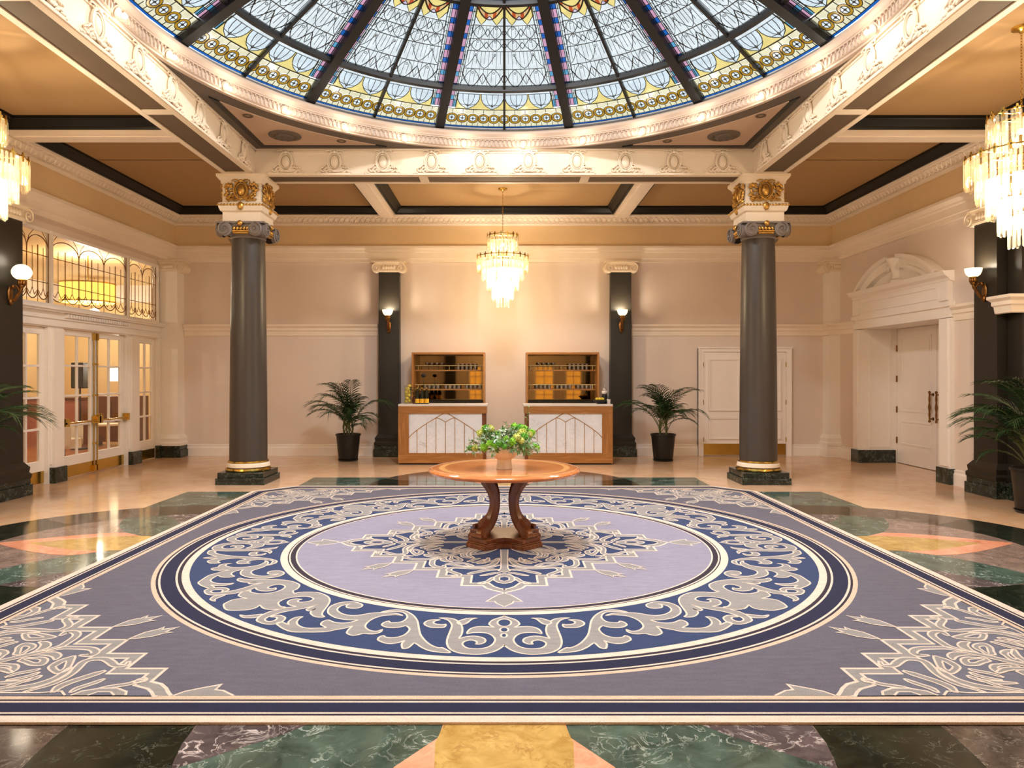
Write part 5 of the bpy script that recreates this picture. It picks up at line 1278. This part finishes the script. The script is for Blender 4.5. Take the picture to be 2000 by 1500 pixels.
MB().lathe([(0.045, 0.25), (0.05, 0.28), (0.03, 0.31), (0.012, 0.32), (0.012, 0.38), (0, 0.385)], n=20).build('stopper', 'barglass', t, 50)
t = thing('herb_pot', 'small pot of green herbs at the right end of right bar', 'plant', (2.03, 13.68, bt))
MB().lathe([(0, 0), (0.035, 0), (0.04, 0.09), (0.034, 0.09), (0, 0.07)], n=16).build('pot', 'stone', t, 50)
for k in range(6):
    mb = MB(); a = k*1.1
    sp = [Vector((0.02*cos(a)*i*0.5, 0.02*sin(a)*i*0.5, 0.07+0.028*i)) for i in range(6)]; mb.tube(sp, 0.002, 4)
    for i in range(1, 6): leaf_add(mb, sp[i], Vector((cos(a+i*2), sin(a+i*2), 0.5)), 0.045, 0.022)
    mb.build('leaf_spray', 'darkleaf', t)

# ================================================================ PALMS
M['palm'] = mat('palm_leaf', S(32, 66, 32), 0.4, var=0.3, scale=6); M['palmstem'] = mat('palm_stem', S(96, 108, 62), 0.5); M['soil'] = mat('soil', S(40, 30, 22), 0.95, bmp=0.6)
def frond_mesh(seed, L, lift, droop, wide):
    rr = random.Random(seed); mb = MB(); pts = []; p = Vector((0, 0, 0)); n = 16; e = lift
    for i in range(n+1):
        pts.append(p.copy()); p = p+Vector((cos(e), 0, sin(e)))*L/n; e -= droop*(0.4+1.5*i/n)/n*1.3
    mb.tube(pts, [0.008*(1-0.8*i/n) for i in range(n+1)], 5, 1)
    i0 = 5; m_ = 17
    for k in range(m_):
        t = i0+(n-0.5-i0)*k/(m_-1); i = int(t); b = pts[i].lerp(pts[min(n, i+1)], t-i); d = (pts[min(n, i+1)]-pts[i]).normalized()
        q = k/(m_-1); ll = wide*(0.45+1.0*sin(pi*(0.12+0.75*q)))*rr.uniform(0.85, 1.1)
        for s_ in (-1, 1):
            dd = (Vector((0, s_, 0))*(1.0-0.55*q)+d*(0.7+0.6*q)+Vector((0, 0, 0.22))).normalized(); sd = d.cross(dd).normalized(); wv = d*0.013
            P = [b+dd*ll*u-Vector((0, 0, 1))*ll*0.34*u**2.2 for u in (0, 0.3, 0.65, 1)]
            v = [P[0]-wv*0.4, P[0]+wv*0.4, P[1]-wv, P[1]+wv, P[2]-wv*0.7, P[2]+wv*0.7, P[3]]
            mb.add(v, [(0, 1, 3, 2), (2, 3, 5, 4), (4, 5, 6)])
    return mb.mesh('frond', ['palm', 'palmstem'])
FRD = [frond_mesh(i, L, li, dr, wd) for i, (L, li, dr, wd) in enumerate(((1.02, 1.32, 1.5, 0.23), (0.95, 1.2, 1.25, 0.22), (0.84, 1.05, 1.2, 0.20), (0.64, 0.9, 1.1, 0.17), (1.06, 1.45, 1.1, 0.22)))]
def palm(x, y, label, seed, s=1.0, n=28, grp=None, avoid=()):
    rr = random.Random(seed); t = thing('potted_palm', label, 'plant', (x, y, 0), 0, grp, s)
    MB().lathe([(0.0, 0.03), (0.185, 0.03), (0.20, 0.06), (0.245, 0.52), (0.26, 0.525), (0.26, 0.56), (0.245, 0.56), (0.235, 0.50), (0.0, 0.50)], n=36).build('pot', 'blackpot', t, 40)
    MB().lathe([(0.0, 0), (0.19, 0), (0.215, 0.035), (0.205, 0.035), (0.18, 0.02), (0.0, 0.02)], n=36).build('saucer', 'blackpot', t, 40)
    MB().lathe([(0.0, 0.52), (0.236, 0.51)], n=24).build('soil', 'soil', t)
    st = []
    for k in range(4):
        a = k*pi/2+0.5; b = Vector((0.08*cos(a), 0.08*sin(a), 0.5)); h = rr.uniform(0.16, 0.36); e = b+Vector((0.03*cos(a), 0.03*sin(a), h)); st.append((b, e))
        MB().tube([b, (b+e)/2, e], [0.018, 0.015, 0.012], 7).build('stem', 'palmstem', t, 60)
    for i in range(n):
        b, e = st[i % 4]; a = i*2.4+rr.uniform(-0.3, 0.3); k = (0, 1, 2, 4, 1, 3, 2, 0)[i % 8]
        for ax, ay in avoid:
            if ax*cos(a)+ay*sin(a) > 0.45: a += pi; k = 4 if k < 2 else k
        q = rr.uniform(0.2, 1.0)
        link('frond', FRD[k], t, loc=b.lerp(e, q), rot=(0, rr.uniform(-0.12, 0.12), a), scale=(rr.uniform(0.95, 1.2),)*3)
    return t
palm(-3.15, 14.18, 'potted palm in black pot by the back wall, left of the bars', 3, 0.97, avoid=((0, 1),))
palm(3.2, 14.16, 'potted palm in black pot by the back wall, right of the bars', 8, 0.97, avoid=((0, 1),))
palm(6.60, 8.75, 'potted palm half out of frame at the right edge of the picture', 5, 1.0, avoid=((1, 0), (0.5, 0.86)))
palm(-6.62, 8.55, 'potted palm with only frond tips showing at the left edge', 12, 1.0, avoid=((-1, 0),))
# ================================================================ LAMPS
m_opal = emit('lit_opal_glass', (1.0, 0.86, 0.58, 1), 1.15)
m_bulb = emit('lit_bulb', (1.0, 0.84, 0.6, 1), 30.0)
m_pend = see_through('lit_glass_rod', (0.95, 0.90, 0.78, 1), 0.9, 0.12, 0.11)
# --- globes around the dome's ring
b0 = thing('globe_bulb', 'small lit globe bulb on the ring under the glass dome', 'light bulb', (0, 0, 0), 0, 'globe bulbs around the dome ring')
MB().lathe([(0.0, 0.0), (0.06, 0.0), (0.062, 0.012), (0.045, 0.022), (0.05, 0.03), (0.03, 0.045), (0.022, 0.05), (0.0, 0.05)], n=16).build('socket', 'ring', b0, 40)
MB().ball((0, 0, 0.09), 0.052, n=14, m=10).build('bulb', M['glass'], b0, 60)
MB().ball((0, 0, 0.105), 0.028, n=10, m=7).build('filament', m_bulb, b0, 60)
light('bulb_light', (0, 0, 0.18), P_BULB, WARM2, 0.05, b0)
from mathutils import Euler
for i in range(26):
    ps = radians(4.4+i*360/26)           # angle from the back, towards the right
    o = b0 if i == 0 else copy_tree(b0)
    j = i+1 if i < 8 else 26-i
    w_ = ('first', 'second', 'third', 'fourth', 'fifth', 'sixth', 'seventh', 'eighth')
    o['label'] = f'lit globe bulb on the dome ring, {w_[j-1]} to the {"right" if i < 8 else "left"} of the chandelier chain' if (i < 8 or i > 18) else 'lit globe bulb on the dome ring above and behind the picture'
    r = 3.868; o.location = (r*sin(ps), CY+r*cos(ps), 5.33); o.rotation_mode = 'XYZ'
    d = Vector((-sin(ps), -cos(ps), -0.55)); o.rotation_euler = d.to_track_quat('Z', 'Y').to_euler()
# --- chandeliers
pend = MB().lathe([(0.0, -1.0), (0.008, -0.99), (0.013, -0.96), (0.014, -0.06), (0.009, 0.0), (0, 0)], n=7).mesh('pendant', m_pend, 50)
def chandelier(x, y, label, s=1.0):
    t = thing('chandelier', label, 'chandelier', (x, y, ZC), 0, None, s)
    MB().lathe([(0.0, -0.0), (0.09, 0), (0.085, -0.02), (0.03, -0.04), (0.015, -0.06), (0, -0.06)], n=20).build('ceiling_cup', 'brass', t, 50)
    ch = MB()
    for i in range(26):
        z = -0.07-0.03*i; a = (i % 2)*pi/2
        ch.tube([(0.009*cos(q)*cos(a), 0.009*cos(q)*sin(a), z+0.02*sin(q)) for q in [2*pi*k/8 for k in range(8)]], 0.003, 4, closed=True)
    ch.build('chain', 'brass', t)
    fr_ = MB(); rr = random.Random(4)
    rows = [(0.286, -0.90, 0.26, 44), (0.24, -0.98, 0.30, 34), (0.48, -1.30, 0.29, 70), (0.385, -1.38, 0.36, 56), (0.29, -1.52, 0.40, 42), (0.19, -1.74, 0.36, 28), (0.11, -1.92, 0.33, 14)]
    for r, z, L, n in rows:
        fr_.tube([(r*cos(2*pi*i/36), r*sin(2*pi*i/36), z+0.005) for i in range(36)], 0.007, 5, closed=True)
        for i in range(4): a = i*pi/2; fr_.tube([(0, 0, z+0.02), (r*cos(a), r*sin(a), z+0.005)], 0.005, 4)
        for i in range(n):
            a = 2*pi*(i+0.5*rr.random())/n
            link('pendant', pend, t, loc=((r+rr.uniform(-0.008, 0.008))*cos(a), (r+rr.uniform(-0.008, 0.008))*sin(a), z-rr.uniform(0, 0.01)), rot=(0, 0, a), scale=(1.1, 1.1, L*rr.uniform(0.9, 1.04)))
    fr_.tube([(0, 0, -0.84), (0, 0, -1.95)], 0.012, 6); fr_.build('frame', 'brass', t)
    for r, z, n in ((0.292, -0.90, 15), (0.487, -1.30, 22)):
        cl_ = MB()
        for i in range(n):
            a = 2*pi*i/n; T = Matrix.Rotation(a, 4, 'Z'); cl_.box(r-0.004, r+0.008, -0.009, 0.009, z-0.05, z+0.045, 0, T).box(r-0.004, r+0.008, -0.03, 0.03, z-0.004, z+0.016, 0, T)
        cl_.build('crown_band', 'brass', t)
    for z, p in ((-1.06, 0.04), (-1.55, 0.46), (-1.9, 0.42)):
        MB().ball((0, 0, z), 0.03, n=10, m=7).build('bulb', m_bulb, t, 60)
        light('lamp_light', (0.0, 0, z), P_CHAND*p, WARM, 0.09, t)
    return t
c0 = chandelier(-0.03, 13.3, 'tiered glass chandelier hanging in front of the back wall')
copy_tree(c0, (5.26, 7.15, ZC), 0.2, 'tiered glass chandelier cut off by the right edge')
copy_tree(c0, (-5.42, 7.15, ZC), 0.4, 'tiered glass chandelier cut off by the left edge')
copy_tree(c0, (0.0, 0.9, ZC), 0.7, 'tiered glass chandelier above and behind the camera')
# --- wall lamps
def sconce(x, y, z, rz, label, globe=False):
    """local: wall at y=0, lamp towards -y; z is the height of the bowl's rim"""
    t = thing('wall_lamp', label, 'wall lamp', (x, y, z), rz); d = -0.17
    b = MB().ball((0, -0.012, -0.33), 0.05, 0.02, 0.12, 12, 8).ball((0, -0.02, -0.43), 0.035, 0.03, 0.05, 10, 6)
    b.build('backplate', 'bronze', t, 60)
    a = MB().tube(smooth_path([(0, -0.02, -0.42), (0, -0.07, -0.40), (0, -0.12, -0.33), (0, -0.165, -0.26), (0, d, -0.18)], 4), 0.022, 8)
    a.tube(smooth_path([(0, -0.02, -0.25), (0, -0.07, -0.21), (0, -0.12, -0.24), (0, -0.14, -0.29)], 4), 0.014, 8)
    a.build('arm', 'bronze', t, 60)
    lv = MB()
    for i in range(7):
        q = 2*pi*i/7; lv.ball((0.035*cos(q), d+0.035*sin(q), -0.165), 0.022, 0.022, 0.045, 7, 5)
    lv.ball((0, d, -0.21), 0.04, 0.04, 0.03, 10, 6); lv.ball((0, -0.05, -0.22), 0.03, n=8, m=5)
    lv.build('leaf_cup', 'bronze', t, 60)
    MB().lathe([(0.03, -0.15), (0.055, -0.135), (0.05, -0.12)], (0, d, 0), 20).build('gallery', 'brass', t, 50)
    if globe:
        MB().ball((0, d, -0.02), 0.125, 0.125, 0.11, 24, 16).build('globe', m_opal, t, 60)
        light('lamp_light', (0, d-0.0, 0.13), P_SCONCE*0.25, WARM, 0.11, t)
        light('lamp_light', (0, d+0.02, -0.02), 0.01, WARM, 0.08, t)
    else:
        MB().lathe([(0.0, -0.125), (0.05, -0.12), (0.085, -0.09), (0.105, -0.045), (0.112, 0.0), (0.107, 0.0), (0.10, -0.04), (0.08, -0.085), (0.0, -0.115)], (0, d, 0), 28).build('bowl', m_opal, t, 60)
        light('lamp_light', (0, d, -0.015), P_SCONCE, WARM, 0.04, t)
    return t
sconce(-2.44, YB-0.2, 3.09, 0, 'bronze wall lamp with opal bowl on left dark pilaster')
sconce(2.47, YB-0.2, 3.09, 0, 'bronze wall lamp with opal bowl on right dark pilaster')
sconce(XL+0.4, 9.73, 3.16, pi/2, 'bronze wall lamp with full opal globe at the left edge', True)
sconce(XR+0.02-0.2, 10.04, 3.24, -pi/2, 'bronze wall lamp with opal bowl at the right edge')
